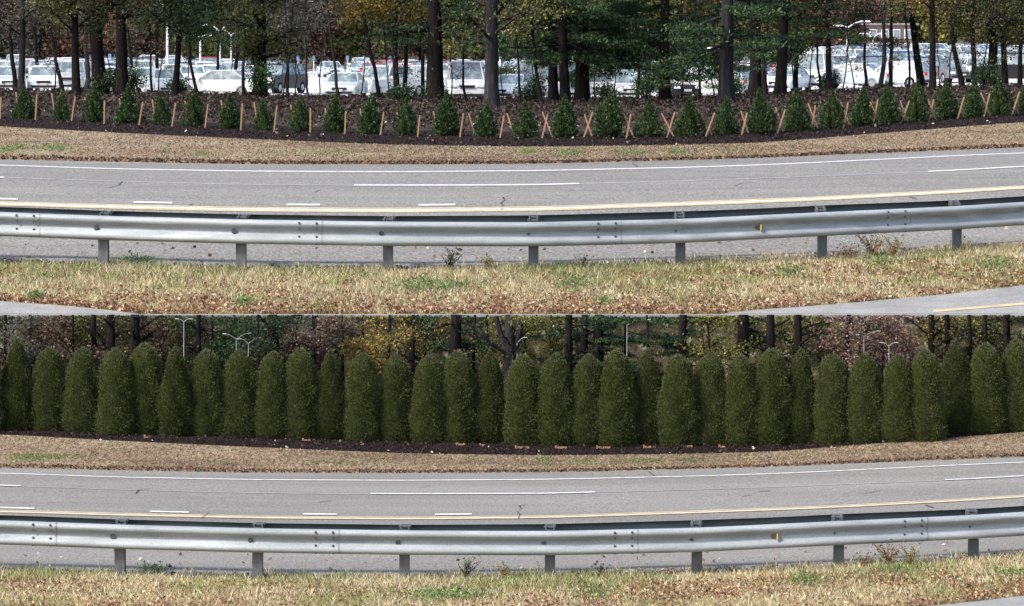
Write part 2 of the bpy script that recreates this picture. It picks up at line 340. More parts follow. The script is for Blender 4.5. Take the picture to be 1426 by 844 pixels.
def build_ground(T, dx, dy, lower):
    r = T.row
    g = r('ground')
    e = g-1
    Pc = (lambda x: P_edge(x-dx)+dy)
    pv = vsolve(T, e, g, Pc)
    if not lower:
        tag(T.sheet('near_path', e, pv, M['path'], n=2, x0=-1300, x1=300), kind='structure')
        nr = tag(T.sheet('near_road', e, pv, M['path'], n=2, x0=940, x1=2700), kind='structure')
        tag(T.sheet('verge', pv, g, M['verge'], n=8, dz=0, rough=.008), kind='structure')
        # yellow line of the near road
        px = np.linspace(1300, 1900, 26); yy = 435-(px-1305)*.083
        P = np.array([T.pix(a, b)[0] for a, b in zip(px, yy)]); Q = np.array([T.pix(a, b-3.2)[0] for a, b in zip(px, yy)])
        V = np.vstack([P, Q]); V[:, 2] += .006; i = np.arange(25)
        obj('yellow_line', np_mesh('yellow_line', V, np.stack([i, i+1, i+27, i+26], -1), M['yellow_line']), nr)
    else:
        # apron in front of the camera, then the verge
        tag(T.sheet('verge', e-.999, lambda x: np.minimum(pv(x), g), M['verge'], n=3, x1=1180), kind='structure')
        tag(T.sheet('near_road', e-1.999, lambda x: pv(x), M['path'], n=3, x0=1180), kind='structure')
        tag(T.sheet('verge', lambda x: pv(x), g, M['verge'], n=8, rough=.006), kind='structure')
        tag(T.sheet('near_path', e-1.999, e-.999, M['path'], n=2, x1=1180), kind='structure')
    road = tag(T.sheet('road', g, r('redge'), M['road_fine' if lower else 'road'], n=16), kind='structure')
    tag(T.sheet('lawn', r('redge'), r('mfront'), M['lawn'], n=8, rough=.012 if not lower else .006), kind='structure')
    tag(T.sheet('mulch_bed', r('mfront'), r('mback')+ (.06 if not lower else .15), M['mulch'], n=6, rough=.02 if not lower else .008), kind='structure')
    k = 1.25 if not lower else .55
    line_strip(T, 'edge_line', r('white'), -900+dx, 2400, .15*k if not lower else .042, M['white_line'], road)
    yw = .34 if not lower else .085
    for o in (-yw, yw): line_strip(T, 'yellow_line', r('yellow'), -900+dx, 2400, yw*.42, M['yellow_line'], road, off=o, dz=.008)
    line_strip(T, 'yellow_line_gap', r('yellow'), -900+dx, 2400, yw*.56, M['gap_line'], road, dz=.004)
    lw = .22 if not lower else .05
    line_strip(T, 'lane_seam', r('lane'), -900+dx, 2400, lw*.7, M['worn_line'], road, dz=.004)
    for a, b in ((-330, 6), (493, 806), (1293, 1610)): line_strip(T, 'lane_dash', r('lane'), a+dx, b+dx, lw, M['white_line'], road, dz=.010)
    for a, b in ((-60, 25), (186, 240), (399, 446), (583, 634)):
        line_strip(T, 'short_dash', r('yellow'), a+dx, b+dx, .25 if not lower else .06, M['white_line'], road, off=1.25 if not lower else .30, dz=.010)
    for pts in ([(150, 262), (166, 258), (170, 253), (186, 251)], [(420, 270), (438, 268), (446, 265)], [(1010, 262), (1022, 260), (1034, 255), (1050, 254)], [(560, 250), (576, 247), (584, 244)], [(1180, 258), (1196, 255), (1206, 252)], [(697, 283), (703, 279), (700, 275), (711, 273)], [(697, 283), (701, 287), (699, 293)], [(1266, 274), (1277, 278)], [(880, 227), (884, 230), (888, 233)],
                [(258, 293), (264, 287), (268, 284)], [(75, 251), (85, 249), (98, 247)]):
        crack(T, [(a+dx, b+dy) for a, b in pts], 0, road, w=.007 if lower else .014)
    return road
road_u = build_ground(UP, 0, 0, False)
road_l = build_ground(LO, 23, 430, True)
tag(UP.sheet('woodland_floor', UP.row('mback')+.06, UP.row('lotfront'), M['litter'], n=14, rough=.05), kind='structure')
tag(UP.sheet('parking_lot', UP.row('lotfront'), UP.row('treeline'), M['lot'], n=4), kind='structure')
tag(LO.sheet('woodland_floor', LO.row('mback')+.15, LO.row('wallfoot'), M['litter'], n=3), kind='structure')
# land behind the far treeline
t = MB(); px = np.arange(-1300, 2701, 400.); A = UP.at(px, UP.row('treeline')); Bk = A.copy(); Bk[:, 1] = 2500; Bk[:, 0] *= 4
V = np.vstack([A, Bk]); n = len(px); i = np.arange(n-1)
tag(obj('field', np_mesh('field', V, np.stack([i, i+1, i+n+1, i+n], -1), M['soil'])), kind='structure')
# retaining wall of the terrace, with a flush coping
zt = float(UP.P[0, 20, 2])-.006
def coping():
    m = MB(); px = np.arange(-1300, 2701, 200.); A = UP.at(px, 0); n = len(px)
    A[:, 2] -= .004; B = A.copy(); B[:, 1] -= .12; B[:, 2] -= .008; C = B.copy(); C[:, 2] -= .03; D2 = A.copy(); D2[:, 2] -= .03
    i = np.arange(n-1); Fq = [np.stack([a*n+i, a*n+i+1, b*n+i+1, b*n+i], -1) for a, b in ((0, 1), (1, 2), (2, 3), (3, 0))]
    return m.add(np.vstack([A, B, C, D2]), np.vstack(Fq))
tag(coping().build('kerb', M['nosing']), kind='structure')
rw = MB().box((0, 54.4, (zt-.6-.05)/2), (46, .3, zt+.6-.05)).build('retaining_wall', M['wall'])
tag(rw, 'mottled stone retaining wall with painted light gaps behind the lower trees, under the upper terrace', 'wall')

# ------------------------------------------------------------------ leaves and grass
def unit(v): return v/(np.linalg.norm(v, axis=-1, keepdims=True)+1e-9)
def leaf_quads(P, size, up=None, upw=0., aspect=.5, r=rng):
    """diamond leaves at P; size array = length"""
    n = len(P); d = unit(r.normal(size=(n, 3)))
    if up is not None: d = unit(d+upw*np.asarray(up))
    s = unit(np.cross(d, unit(r.normal(size=(n, 3)))))
    size = np.broadcast_to(size, (n,))[:, None]
    L = d*size*.5; S = s*size*.5*aspect
    V = np.stack([P-L, P+S, P+L, P-S], 1).reshape(-1, 3)
    return V, np.arange(4*n).reshape(-1, 4)
def vary(cols, n, r=rng, jitter=.25, w=None):
    cols = np.asarray(cols, float); k = r.choice(len(cols), n, p=w)
    return np.clip(cols[k]*(1+r.normal(0, jitter, (n, 1))), .003, .9)
def patch(P, scale, seed):
    """smooth pseudo-noise in 0..1 by sums of sines"""
    r = np.random.default_rng(seed); v = np.zeros(len(P))
    for k in range(6):
        a = r.normal(size=2)*scale*(1+k*.5); v += np.sin(P[:, 0]*a[0]+P[:, 1]*a[1]+r.uniform(0, 6.3))/(1+k*.3)
    return .5+.5*np.clip(v/2.2, -1, 1)
STRAW = [(.48, .42, .26), (.38, .32, .18), (.54, .48, .32), (.32, .3, .14), (.25, .18, .1), (.6, .55, .41)]
GREEN = [(.16, .2, .07), (.22, .26, .1), (.12, .16, .06), (.28, .28, .12)]
def grass(name, T, v0f, v1, nb, hgt, wid, x0, x1, seed, label, tall=1.0):
    r = np.random.default_rng(seed)
    px = r.uniform(x0, x1, nb); a = v0f(px) if callable(v0f) else v0f+0*px
    wob = .05*(np.sin(px*.021+seed)+np.sin(px*.053)+np.sin(px*.117+2)+r.normal(0, .7, nb))
    v = a+(v1+wob*.35-a)*r.uniform(0, 1, nb); ok = v1-a > .02; px, v, a = px[ok], v[ok], a[ok]
    P = T.at(px, v); n = len(P); P[:, 2] += hgt*.15*r.random(n)-.004
    tt = (v-a)/(v1-a)
    h = hgt*(.45+.75*r.random(n))*(.55+.6*tt)*(.65+.8*patch(P, 1.3, seed+3))
    ang = r.uniform(0, 2*math.pi, n); lean = h*r.uniform(.2, 1.5, n)
    d = np.stack([np.cos(ang)*lean, np.sin(ang)*lean, h], -1)
    s = np.stack([np.cos(ang+1.57+r.normal(0, .6, n)), .3*np.sin(ang), 0*ang], -1)*(wid*(.6+.8*r.random(n)))[:, None]
    V = np.stack([P-s*.5, P+s*.5, P+d*.6+s*.35, P+d], 1).reshape(-1, 3)
    g = patch(P, 1.1, seed); gr = (r.random(n) < np.clip((g-.4)*1.7, .07, .7))
    c = vary(STRAW, n, r); c[gr] = vary(GREEN, gr.sum(), r)
    o = obj(name, np_mesh(name, V, np.arange(4*n).reshape(-1, 4), M['dryleaf'], c)); tag(o, label, 'grass', kind='stuff'); return o
LITTER = [(.34, .19, .1), (.26, .12, .06), (.44, .3, .19), (.2, .09, .05), (.5, .38, .27), (.14, .07, .04)]
def litter(name, T, v0, v1, n, size, x0, x1, seed, label, cols=LITTER, zj=.02, bias=1.0, w=None, cat='fallen leaves', drift=False):
    r = np.random.default_rng(seed); px = r.uniform(x0, x1, n)
    a = v0(px) if callable(v0) else v0+0*px; b = v1(px) if callable(v1) else v1+0*px
    ok = b-a > .01; px, a, b = px[ok], a[ok], b[ok]; n = len(px)
    P = T.at(px, a+(b-a)*r.random(n)**bias)
    if drift: ok = r.random(n) < np.clip(patch(P, 2.2, seed)*1.9-.35, .12, 1); P = P[ok]; n = len(P)
    P[:, 2] += r.random(n)*zj+size*.2
    V, Fq = leaf_quads(P, size*(.5+r.random(n)), aspect=.7, r=r)
    o = obj(name, np_mesh(name, V, Fq, M['dryleaf'], vary(cols, n, r, w=w))); tag(o, label, cat, kind='stuff'); return o
gU = UP.row('ground'); gL = LO.row('ground')
pvU = vsolve(UP, 0, gU, P_edge); pvL = vsolve(LO, gL-1, gL, lambda x: P_edge(x-23)+430)
tabx = np.arange(-400, 1850, 10.); tU, tL = pvU(tabx), pvL(tabx)
fU = lambda x: np.interp(x, tabx, tU); fL = lambda x: np.interp(x, tabx, tL)
grass('grass', UP, fU, gU+.02, 130000, .095, .011, -320, 1750, 11, 'dry straw and green grass on the verge in front of the upper guardrail')
litter('fallen_leaves', UP, fU, lambda x: fU(x)+(gU-fU(x))*.85, 47000, .048, -320, 1750, 12, 'rust and tan fallen leaves lying in the upper roadside grass', drift=True, bias=1.5, zj=.05)
grass('grass', LO, lambda x: np.where(fL(x) > gL-1+.001, fL(x), gL-1+.1), gL+.03, 100000, .068, .0078, -320, 1750, 13, 'dry straw and green grass on the verge in front of the lower guardrail')
litter('fallen_leaves', LO, lambda x: np.where(fL(x) > gL-1+.001, fL(x), gL-1+.1), lambda x: gL-.15+0*x, 47000, .032, -320, 1750, 14, 'rust and tan fallen leaves lying in the lower roadside grass', drift=True, bias=1.3, zj=.04)
LAWN = [(.25, .185, .115), (.2, .14, .085), (.31, .25, .165), (.15, .095, .065), (.17, .165, .08)]
def lawn(T, seed, s, label, n=16000):
    litter('lawn_grass', T, T.row('redge')+.03, T.row('mfront')-.02, n*3, s, -320, 1750, seed, label, cols=LAWN, zj=s*.5, cat='grass')
lawn(UP, 21, .036, 'short brown autumn grass between the upper road and its mulch bed')
lawn(LO, 22, .019, 'short brown autumn grass between the lower road and the hedge')
def green_tufts(T, spots, dx, dy, s, seed, label, lift=0.):
    r = np.random.default_rng(seed); A = []
    for (x, y, w, h, n) in spots:
        for k in range(n):
            p, _ = T.pix(x+dx+r.normal(0, w/2), y+dy+r.normal(0, h/2)); A.append(p)
    P = np.array(A); P[:, 2] += s*.3*r.random(len(P))+lift*r.random(len(P)); V, Fq = leaf_quads(P, s*(.5+r.random(len(P))), up=(0, 0, 1), upw=.8, aspect=.3, r=r)
    tag(obj('green_grass', np_mesh('green_grass', V, Fq, M['leaf'], vary([(.16, .24, .07), (.2, .28, .1), (.12, .2, .06)], len(P), r))), label, 'grass', kind='stuff')
SP = [(20, 207, 34, 6, 700), (75, 206, 26, 5, 300), (735, 211, 16, 5, 260), (790, 213, 22, 5, 320), (870, 212, 34, 5, 400), (945, 212, 14, 4, 260), (450, 214, 60, 6, 200), (1020, 210, 30, 4, 60), (640, 209, 30, 3, 60), (280, 214, 18, 3, 60)]
green_tufts(UP, SP, 0, 0, .07, 31, 'small green grass tufts in the brown lawn beside the upper road')
green_tufts(LO, SP, 23, 430, .035, 32, 'small green grass tufts in the brown lawn beside the lower road')
SP2 = [(600, 402, 60, 9, 900), (190, 366, 26, 6, 160), (800, 398, 30, 12, 350), (50, 416, 14, 5, 160), (340, 424, 12, 7, 160), (1100, 382, 26, 10, 300), (1385, 372, 30, 9, 220), (1225, 365, 30, 10, 260), (840, 424, 10, 6, 90)]
green_tufts(UP, SP2, 0, 0, .07, 33, 'low green clover patches in the upper roadside verge', lift=.09)
green_tufts(LO, [q for q in SP2 if q[1] < 404], 23, 430, .05, 34, 'low green clover patches in the lower roadside verge', lift=.06)
MU = [(.028, .018, .017), (.018, .012, .011), (.045, .03, .028)]
litter('mulch_chips', UP, UP.row('mfront'), UP.row('mback')+.06, 7980, .06, -320, 1750, 41, 'dark bark mulch chips on the bed under the staked young trees', cols=MU, cat='mulch')
litter('mulch_chips', LO, LO.row('mfront'), LO.row('mback')+.3, 11970, .03, -320, 1750, 42, 'dark bark mulch chips at the foot of the tall hedge', cols=MU, cat='mulch')
WH = [(.6, .52, .45), (.7, .66, .6), (.5, .38, .28)]
litter('stray_leaves', UP, UP.row('mfront')-.15, UP.row('mback'), 70, .08, -30, 1460, 43, 'pale stray leaves scattered on the upper mulch bed', cols=WH)
litter('stray_leaves', LO, LO.row('mfront')-.15, LO.row('mback'), 70, .04, -30, 1460, 44, 'pale stray leaves scattered on the lower mulch bed', cols=WH)
RD = [(.1, .06, .05), (.35, .3, .26), (.5, .45, .4), (.2, .1, .06)]
litter('stray_leaves', UP, gU+.02, gU+.36, 130, .07, -30, 1460, 45, 'scattered dead leaves on the asphalt behind the upper guardrail', cols=RD, zj=.01)
litter('stray_leaves', LO, gL+.02, gL+.36, 130, .045, -30, 1460, 46, 'scattered dead leaves on the asphalt behind the lower guardrail', cols=RD, zj=.01)
EDGE = [(.07, .045, .035), (.16, .08, .05), (.22, .13, .08), (.04, .03, .025)]
litter('edge_debris', UP, UP.row('redge')-.02, UP.row('redge')+.1, 6650, .07, -320, 1750, 47, 'reddish brown debris along the far edge of the upper road', cols=EDGE)
litter('edge_debris', LO, LO.row('redge')-.02, LO.row('redge')+.1, 6650, .03, -320, 1750, 48, 'reddish brown debris along the far edge of the lower road', cols=EDGE)
litter('edge_debris', UP, gU-.01, gU+.06, 4655, .05, -320, 1750, 49, 'grit and seeds where upper verge grass meets asphalt', cols=RD, zj=.01)
litter('edge_debris', LO, gL-.01, gL+.06, 4655, .03, -320, 1750, 50, 'grit and seeds where lower verge grass meets asphalt', cols=RD, zj=.01)
litter('edge_leaves', UP, UP.row('lotfront')-.01, UP.row('lotfront')+.035, 9000, .17, -320, 1750, 53, 'dark fallen leaves drifted along the near edge of the parking lot', zj=.12, cols=[(.05, .03, .023), (.095, .056, .043), (.03, .02, .016), (.03, .035, .018)])
# forest-floor leaves and low brambles of the upper woods, colours darkened for crown shade
litter('leaf_litter', UP, UP.row('mback')+.06, UP.row('lotfront')+.02, 58520, .085, -320, 1750, 51, 'brown and pinkish fallen leaves covering the upper woodland floor', zj=.06,
       cols=[(.035, .025, .021), (.07, .046, .037), (.024, .019, .016), (.12, .088, .075), (.3, .26, .23)], w=[.33, .25, .28, .1, .04], bias=.8)
litter('undergrowth', UP, UP.row('mback')+.15, UP.row('lotfront')-.02, 52000, .11, -320, 1750, 52, 'low dark reddish brambles and twigs before the parking lot', zj=.38,
       cols=[(.025, .018, .016), (.04, .025, .022), (.06, .034, .028), (.025, .035, .016), (.09, .065, .055)], cat='undergrowth')

# ------------------------------------------------------------------ guardrails
PROF = np.array([(.010, 1.0), (.045, .985), (.075, .93), (.085, .86), (.085, .79), (.070, .72), (.030, .62), (.010, .55), (.010, .47), (.030, .39), (.070, .28), (.085, .21), (.085, .13), (.075, .07), (.045, .015), (.010, 0.)])
def guardrail(T, dx, dy, s, sep, farup, label):
    k = s                               # size factor against a 1.0 rail
    root = empty('guardrail', tuple(T.at(713+dx, T.row('ground'))[0])); inv = -np.array(root.location)
    g = T.row('ground'); px = np.concatenate([np.arange(-900, -80, 60.), np.arange(-80, 1500, 12.), np.arange(1500, 2300, 60.)])
    def beam(topf, D, hgt, flip, name):
        n = len(px); top = W(px, topf, D); tang = unit(np.gradient(top, axis=0)); nrm = unit(np.cross(np.array([0, 0, 1.]), tang))  # away from camera
        if flip: nrm = -nrm
        R = []
        for t_ in (0, .006*k):
            for d, h in (PROF if t_ == 0 else PROF[::-1]):
                q = top-nrm*(d*k-t_); q = q.copy(); q[:, 2] -= (1-h)*hgt; R.append(q)
        R = np.array(R); m = len(R); V = R.reshape(-1, 3)+inv
        i = np.arange(m)[:, None]*n; i2 = ((np.arange(m)+1) % m)[:, None]*n; j = np.arange(n-1)[None]
        Fq = np.stack([i+j, i2+j, i2+j+1, i+j+1], -1).reshape(-1, 4)
        if flip: Fq = Fq[:, ::-1]
        return obj(name, np_mesh(name, V, Fq, M['steel_shaded' if flip else 'steel'], smooth=False), root)
    Dg = T.at(px, g)[:, 1]-.12*k; xx = px-dx
    hg = float((343.0-309.0)*Dg[len(px)//2]/F)
    hgt_arr = hg
    b = beam(top_near(xx)+dy, Dg, hg, False, 'near_beam')
    b['label'] = 'near corrugated beam facing the grass verge'
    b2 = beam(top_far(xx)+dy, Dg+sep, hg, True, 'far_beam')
    # posts
    posts = [-240, -52, 143, 335, 540, 743, 948, 1146, 1334, 1522, 1710]
    for i, p in enumerate(posts):
        x = p+dx; G = T.at(x, g)[0]; Dn = G[1]-.12*k
        topz = CAMZ-(float(top_near(p))+dy-HZ)*Dn/F; topfz = CAMZ-(float(top_far(p))+dy-HZ)*(Dn+sep)/F
        c = np.array([(x-713)*(Dn)/F, Dn+.13*k, 0]); w = .155*k; hh = topz-.01-(G[2]-.3)
        m = MB(); zc = G[2]-.3+hh/2
        rot = math.atan2(*(T.at(x+10, g)[0]-T.at(x-10, g)[0])[[1, 0]])
        m.box((c[0], c[1], zc), (.012*k, .15*k, hh), rz=rot)
        m.box((c[0], c[1]-.075*k, zc), (w*.92, .012*k, hh), rz=rot); m.box((c[0], c[1]+.075*k, zc), (w*.92, .012*k, hh), rz=rot)
        m.v = [q+inv for q in m.v]; m.build('post', M['post'], root)
        # steel block-outs reaching from post to both beams
        m = MB(); bz = .24*k
        for (y0, y1, zz) in ((c[1]+.085*k, Dn+sep-.012*k, (topz+topfz)/2), ):
            L = y1-y0; sl = (topfz-topz)
            for off in (-.055*k, .055*k):
                m.add(np.array([(c[0]+off-.008, y0, topz-bz), (c[0]+off+.008, y0, topz-bz), (c[0]+off+.008, y1, topfz-bz), (c[0]+off-.008, y1, topfz-bz),
                                (c[0]+off-.008, y0, topz+.03*k), (c[0]+off+.008, y0, topz+.03*k), (c[0]+off+.008, y1, topfz+.012*k), (c[0]+off-.008, y1, topfz+.012*k)]),
                      [(0, 3, 2, 1), (4, 5, 6, 7), (0, 1, 5, 4), (1, 2, 6, 5), (2, 3, 7, 6), (3, 0, 4, 7)])
            m.box((c[0], y0+L*.3, topz+.012*k), (.17*k, L*.22, .02*k)); m.box((c[0]+.02*k, y0+L*.8, (topz+topfz)/2+.01*k), (.14*k, L*.16, .02*k))
        m.v = [q+inv for q in m.v]; m.build('blockout', M['post'], root)
        # post bolt in the valley
        m = MB(); bx_ = (x-9-713)*Dn/F; zv = topz-.49*hg; yv = Dn-.012*k
        m.tube([(bx_, yv+.01, zv), (bx_, yv-.012*k, zv)], [.036*k, .036*k], 8); m.tube([(bx_+.02*k, yv, zv), (bx_+.02*k, yv-.022*k, zv)], [.02*k, .02*k], 6)
        m.v = [q+inv for q in m.v]; m.build('bolt', M['bolt'], root)
    # splices: lapped plate edge with eight bolts
    for p in (-360, 36, 429, 845, 1248, 1650):
        x = p+dx; m = MB()
        for ox in (-12, 12):
            xx2 = x+ox; Dn = T.at(xx2, g)[0][1]-.12*k; tz = CAMZ-(float(top_near(p+ox))+dy-HZ)*Dn/F
            for h, d in ((.90, .08), (.66, .05), (.34, .05), (.05, .06)):
                q = ((xx2-713)*Dn/F, Dn-(d+.012)*k, tz-(1-h)*hg); m.tube([(q[0], q[1]+.02*k, q[2]), (q[0], q[1]-.006*k, q[2])], [.019*k, .016*k], 6)
        m.v = [q+inv for q in m.v]; m.build('splice_bolts', M['bolt'], root)
        xs_ = np.array([x+19, x+21.]); R = []
        for q in xs_:
            Dn = float(T.at(q, g)[0][1]-.12*k); tp = W(q, float(top_near(q-dx))+dy, Dn)
            R.append(np.array([tp+np.array([0, -(d*k+.004), -(1-h)*hg]) for d, h in PROF]))
        V = np.vstack(R)+inv; n = len(PROF); i = np.arange(n-1)
        obj('lap_joint', np_mesh('lap_joint', V, np.stack([i, i+1, i+n+1, i+n], -1), M['lap']), root)
    # amber reflector tab
    x = 1058+dx; Dn = T.at(x, g)[0][1]-.12*k; tz = CAMZ-(float(top_near(1058))+dy-HZ)*Dn/F
    m = MB(); m.box(((x+1-713)*Dn/F, Dn-.06*k, tz-.50*hg), (.018*k, .07*k, .085*k)); m.v = [q+inv for q in m.v]; m.build('reflector', M['reflector'], root)
    m = MB(); m.box(((x-4-713)*Dn/F, Dn-.03*k, tz-.50*hg), (.06*k, .04*k, .05*k)); m.v = [q+inv for q in m.v]; m.build('reflector_bracket', M['bolt'], root)
    tag(root, label, 'guardrail', 'double-sided steel guardrails'); return root
guardrail(UP, 0, 0, 1.12, .8, 0, 'galvanized corrugated steel guardrail along the upper road, in front of the parking lot woods')
guardrail(LO, 23, 430, .78, .42, 0, 'galvanized corrugated steel guardrail along the lower road, in front of the tall hedge')

# ------------------------------------------------------------------ weeds growing under the rails
def weed(T, x, y, hpx, n, seed, label, cols):
    p, v = T.pix(x, y); r = np.random.default_rng(seed); D = p[1]; h = hpx*D/F
    root = empty('weed', tuple(p)); m = MB(); tips = []
    for k in range(n):
        a = r.uniform(0, 6.28); ln = h*r.uniform(.5, 1.05); t_ = np.linspace(0, 1, 6); sp = r.uniform(.15, .75)*ln
        P = np.stack([np.cos(a)*sp*t_**1.5+r.normal(0, .02*h, 6)*t_, np.sin(a)*sp*.4*t_**1.5, ln*t_*(1-.12*t_)], -1)
        m.tube(P, np.linspace(.0055, .0025, 6)*D/45, 3)
        for q in (2, 3, 4, 5): tips.append(P[q]+r.normal(0, .03*h, 3)); tips.append(P[q]+r.normal(0, .05*h, 3))
        e = P[3]+np.array([r.normal(0, .2*h), 0, .12*h]); m.tube([P[3], e], [.003*D/45, .002*D/45], 3); tips.append(e)
    m.build('stalks', M['wood'] if seed % 2 else M['bark_grey'], root)
    V, Fq = leaf_quads(np.array(tips), .045*D/50, aspect=.45, r=r); obj('leaves', np_mesh('leaves', V, Fq, M['leaf'], vary(cols, len(tips), r)), root)
    tag(root, label, 'weed', 'roadside weeds'); return root
WC = [(.1, .1, .04), (.06, .06, .03), (.2, .17, .08)]; WG = [(.16, .2, .06), (.24, .25, .09), (.1, .14, .04)]
for T, dx, dy, word in ((UP, 0, 0, 'upper'), (LO, 23, 430, 'lower')):
    weed(T, 1214+dx, 360+dy, 42, 20, 3, f'tall dark seeded weed with spreading stalks under the {word} guardrail', WC)
    weed(T, 1243+dx, 361+dy, 36, 14, 5, f'pale feathery weed beside the darkest stalky weed under the {word} guardrail', WG)
    weed(T, 1183+dx, 364+dy, 28, 9, 7, f'thin low weed next to the sixth visible post of the {word} guardrail', WC)
    weed(T, 625+dx, 379+dy, 36, 16, 4, f'grey-green bushy weed between middle posts of the {word} guardrail', [(.12, .14, .08), (.18, .19, .12)])
    weed(T, 680+dx, 379+dy, 30, 12, 9, f'straw-coloured wispy weed just short of the middle post of the {word} guardrail', WG)
    weed(T, 812+dx, 376+dy, 34, 4, 10, f'few bare upright stems standing past the middle post of the {word} guardrail', WC)

# ------------------------------------------------------------------ shrubs: young staked trees and tall arborvitae
def conifer_mesh(seed, H, prof, nleaf, lsize, cols, lump=.1, upw=1.2, core=.82, jit=.22, feather=0., lm='leaf', tip=None):
    r = np.random.default_rng(seed); ts = np.linspace(0, 1, len(prof)); ph = r.uniform(0, 6.28, 8); fr = r.integers(2, 7, 8); fz = r.uniform(3, 14, 8)
    def rad(t, a):
        q = np.interp(t, ts, prof); w = 0
        for k in range(8): w = w+np.sin(fr[k]*a+fz[k]*t+ph[k])
        return q*(1+lump*w/2.5)
    # leaf sprays
    t_ = r.random(nleaf*2); keep = r.random(nleaf*2) < (np.interp(t_, ts, prof)/max(prof)+.06); t_ = t_[keep][:nleaf]; n = len(t_)
    a = r.uniform(0, 2*math.pi, n); q = rad(t_, a)*(1-.16*r.random(n)**1.5)
    cl = (np.sin(a*9+t_*38+ph[0])*np.sin(t_*61+a*4+ph[1]))          # spray clusters, some standing out
    q = q*(1+.05*cl); q = np.where(r.random(n) < .25, q*(1+feather*np.abs(r.normal(size=n))), q)
    P = np.stack([np.cos(a)*q, np.sin(a)*q, t_*H+np.where(t_ > .9, feather*.35*H*np.abs(r.normal(size=n))*.3, 0)], -1); out = np.stack([np.cos(a), np.sin(a), np.full(n, .9)], -1)
    V, Fq = leaf_quads(P, lsize*(.6+.8*r.random(n)), up=out, upw=upw, aspect=.42, r=r)
    c = vary(cols, n, r, jit)*(1+.14*cl[:, None])
    if tip is not None: w_ = np.clip((t_-.86)/.14, 0, 1)[:, None]*.7; c = c*(1-w_)+np.array(tip)*w_
    crown = np_mesh('foliage', V, Fq, M[lm], c)
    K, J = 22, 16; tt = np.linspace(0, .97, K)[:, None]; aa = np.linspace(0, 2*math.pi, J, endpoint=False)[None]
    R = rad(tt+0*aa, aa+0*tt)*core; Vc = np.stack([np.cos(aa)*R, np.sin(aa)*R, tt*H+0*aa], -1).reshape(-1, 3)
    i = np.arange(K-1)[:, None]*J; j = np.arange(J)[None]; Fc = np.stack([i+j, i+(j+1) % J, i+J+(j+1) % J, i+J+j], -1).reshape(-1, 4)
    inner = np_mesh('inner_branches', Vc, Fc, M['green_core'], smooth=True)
    return crown, inner
ARB = [(.082, .096, .034), (.088, .103, .037), (.076, .09, .03), (.094, .108, .04), (.086, .094, .036)]
PR = [[.235, .265, .265, .26, .252, .245, .238, .228, .21, .182, .14, .02],
      [.235, .262, .262, .256, .248, .24, .234, .226, .21, .186, .145, .03],
      [.19, .22, .232, .232, .222, .21, .195, .176, .152, .122, .082, .008],
      [.25, .272, .268, .258, .245, .236, .226, .214, .198, .172, .125, .015]]
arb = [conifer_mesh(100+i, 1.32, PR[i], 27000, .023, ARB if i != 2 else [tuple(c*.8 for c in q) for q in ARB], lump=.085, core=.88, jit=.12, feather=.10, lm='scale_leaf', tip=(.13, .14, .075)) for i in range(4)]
AX = [22, 68, 114, 160, 200, 244, 287, 333, 380, 418, 460, 505, 551, 598, 637, 682, 729, 774, 820, 859, 902, 945, 990, 1033, 1075, 1116, 1160, 1205, 1252, 1290, 1332, 1374, 1417]
AT = [473, 484, 484, 485, 479, 482, 488, 487, 490, 486, 488, 493, 493, 495, 489, 489, 495, 492, 494, 488, 487, 495, 491, 495, 487, 486, 494, 492, 494, 488, 474, 479, 472]
AB = [599, 600, 602, 605, 604, 607, 607, 608, 610, 611, 612, 614, 614, 616, 616, 616, 619, 620, 620, 621, 619, 621, 619, 620, 619, 617, 617, 616, 615, 614, 604, 603, 600]
KINDA = [2, 0, 3, 0, 1, 2, 1, 3, 0, 1, 2, 1, 3, 0, 1, 2, 1, 3, 0, 0, 2, 1, 3, 0, 1, 2, 1, 3, 0, 1, 2, 1, 3]
traits = {0: 'broad round-shouldered', 1: 'blunt flat-topped', 2: 'narrow pointed', 3: 'rounded wide-skirted'}
def place_arb(x, top, bot, kind, idx, label):
    p, v = LO.pix(x, min(max(bot, 596), 624)); D = p[1]
    root = empty('arborvitae', (p[0], D+.1, p[2]-.01), rz=random.uniform(0, 6.28)); s = (bot-top)*D/F/1.32
    root.scale = (s*random.uniform(1.07, 1.16)*D/51, s*random.uniform(1.0, 1.08), s)
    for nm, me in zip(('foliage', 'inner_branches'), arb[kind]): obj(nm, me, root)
    tr = MB().tube([(0, 0, -.05), (0, 0, .3)], [.03, .02], 6).build('trunk', M['bark'], root)
    tag(root, label, 'hedge tree', 'tall clipped arborvitae hedge along the lower road')
n_ = len(AX)
for i, (x, a, b, k) in enumerate(zip(AX, AT, AB, KINDA)):
    side = f'{ordinal(i+1)} from the left' if i < 17 else f'{ordinal(n_-i)} from the right'
    if i == n_-1: side = 'last at the right end'
    place_arb(x, a, b, k, i, f'tall {traits[k]} dark green arborvitae, {side} in the lower hedge row')
for x in (-300, -254, -208, -162, -116, -70, -25, 1462, 1506, 1552, 1597, 1643, 1689, 1735): place_arb(x, 478, 600, random.choice([0, 1, 3]), 0, 'tall dark green arborvitae continuing the lower hedge beyond the ' + ('left' if x < 0 else 'right') + ' edge')

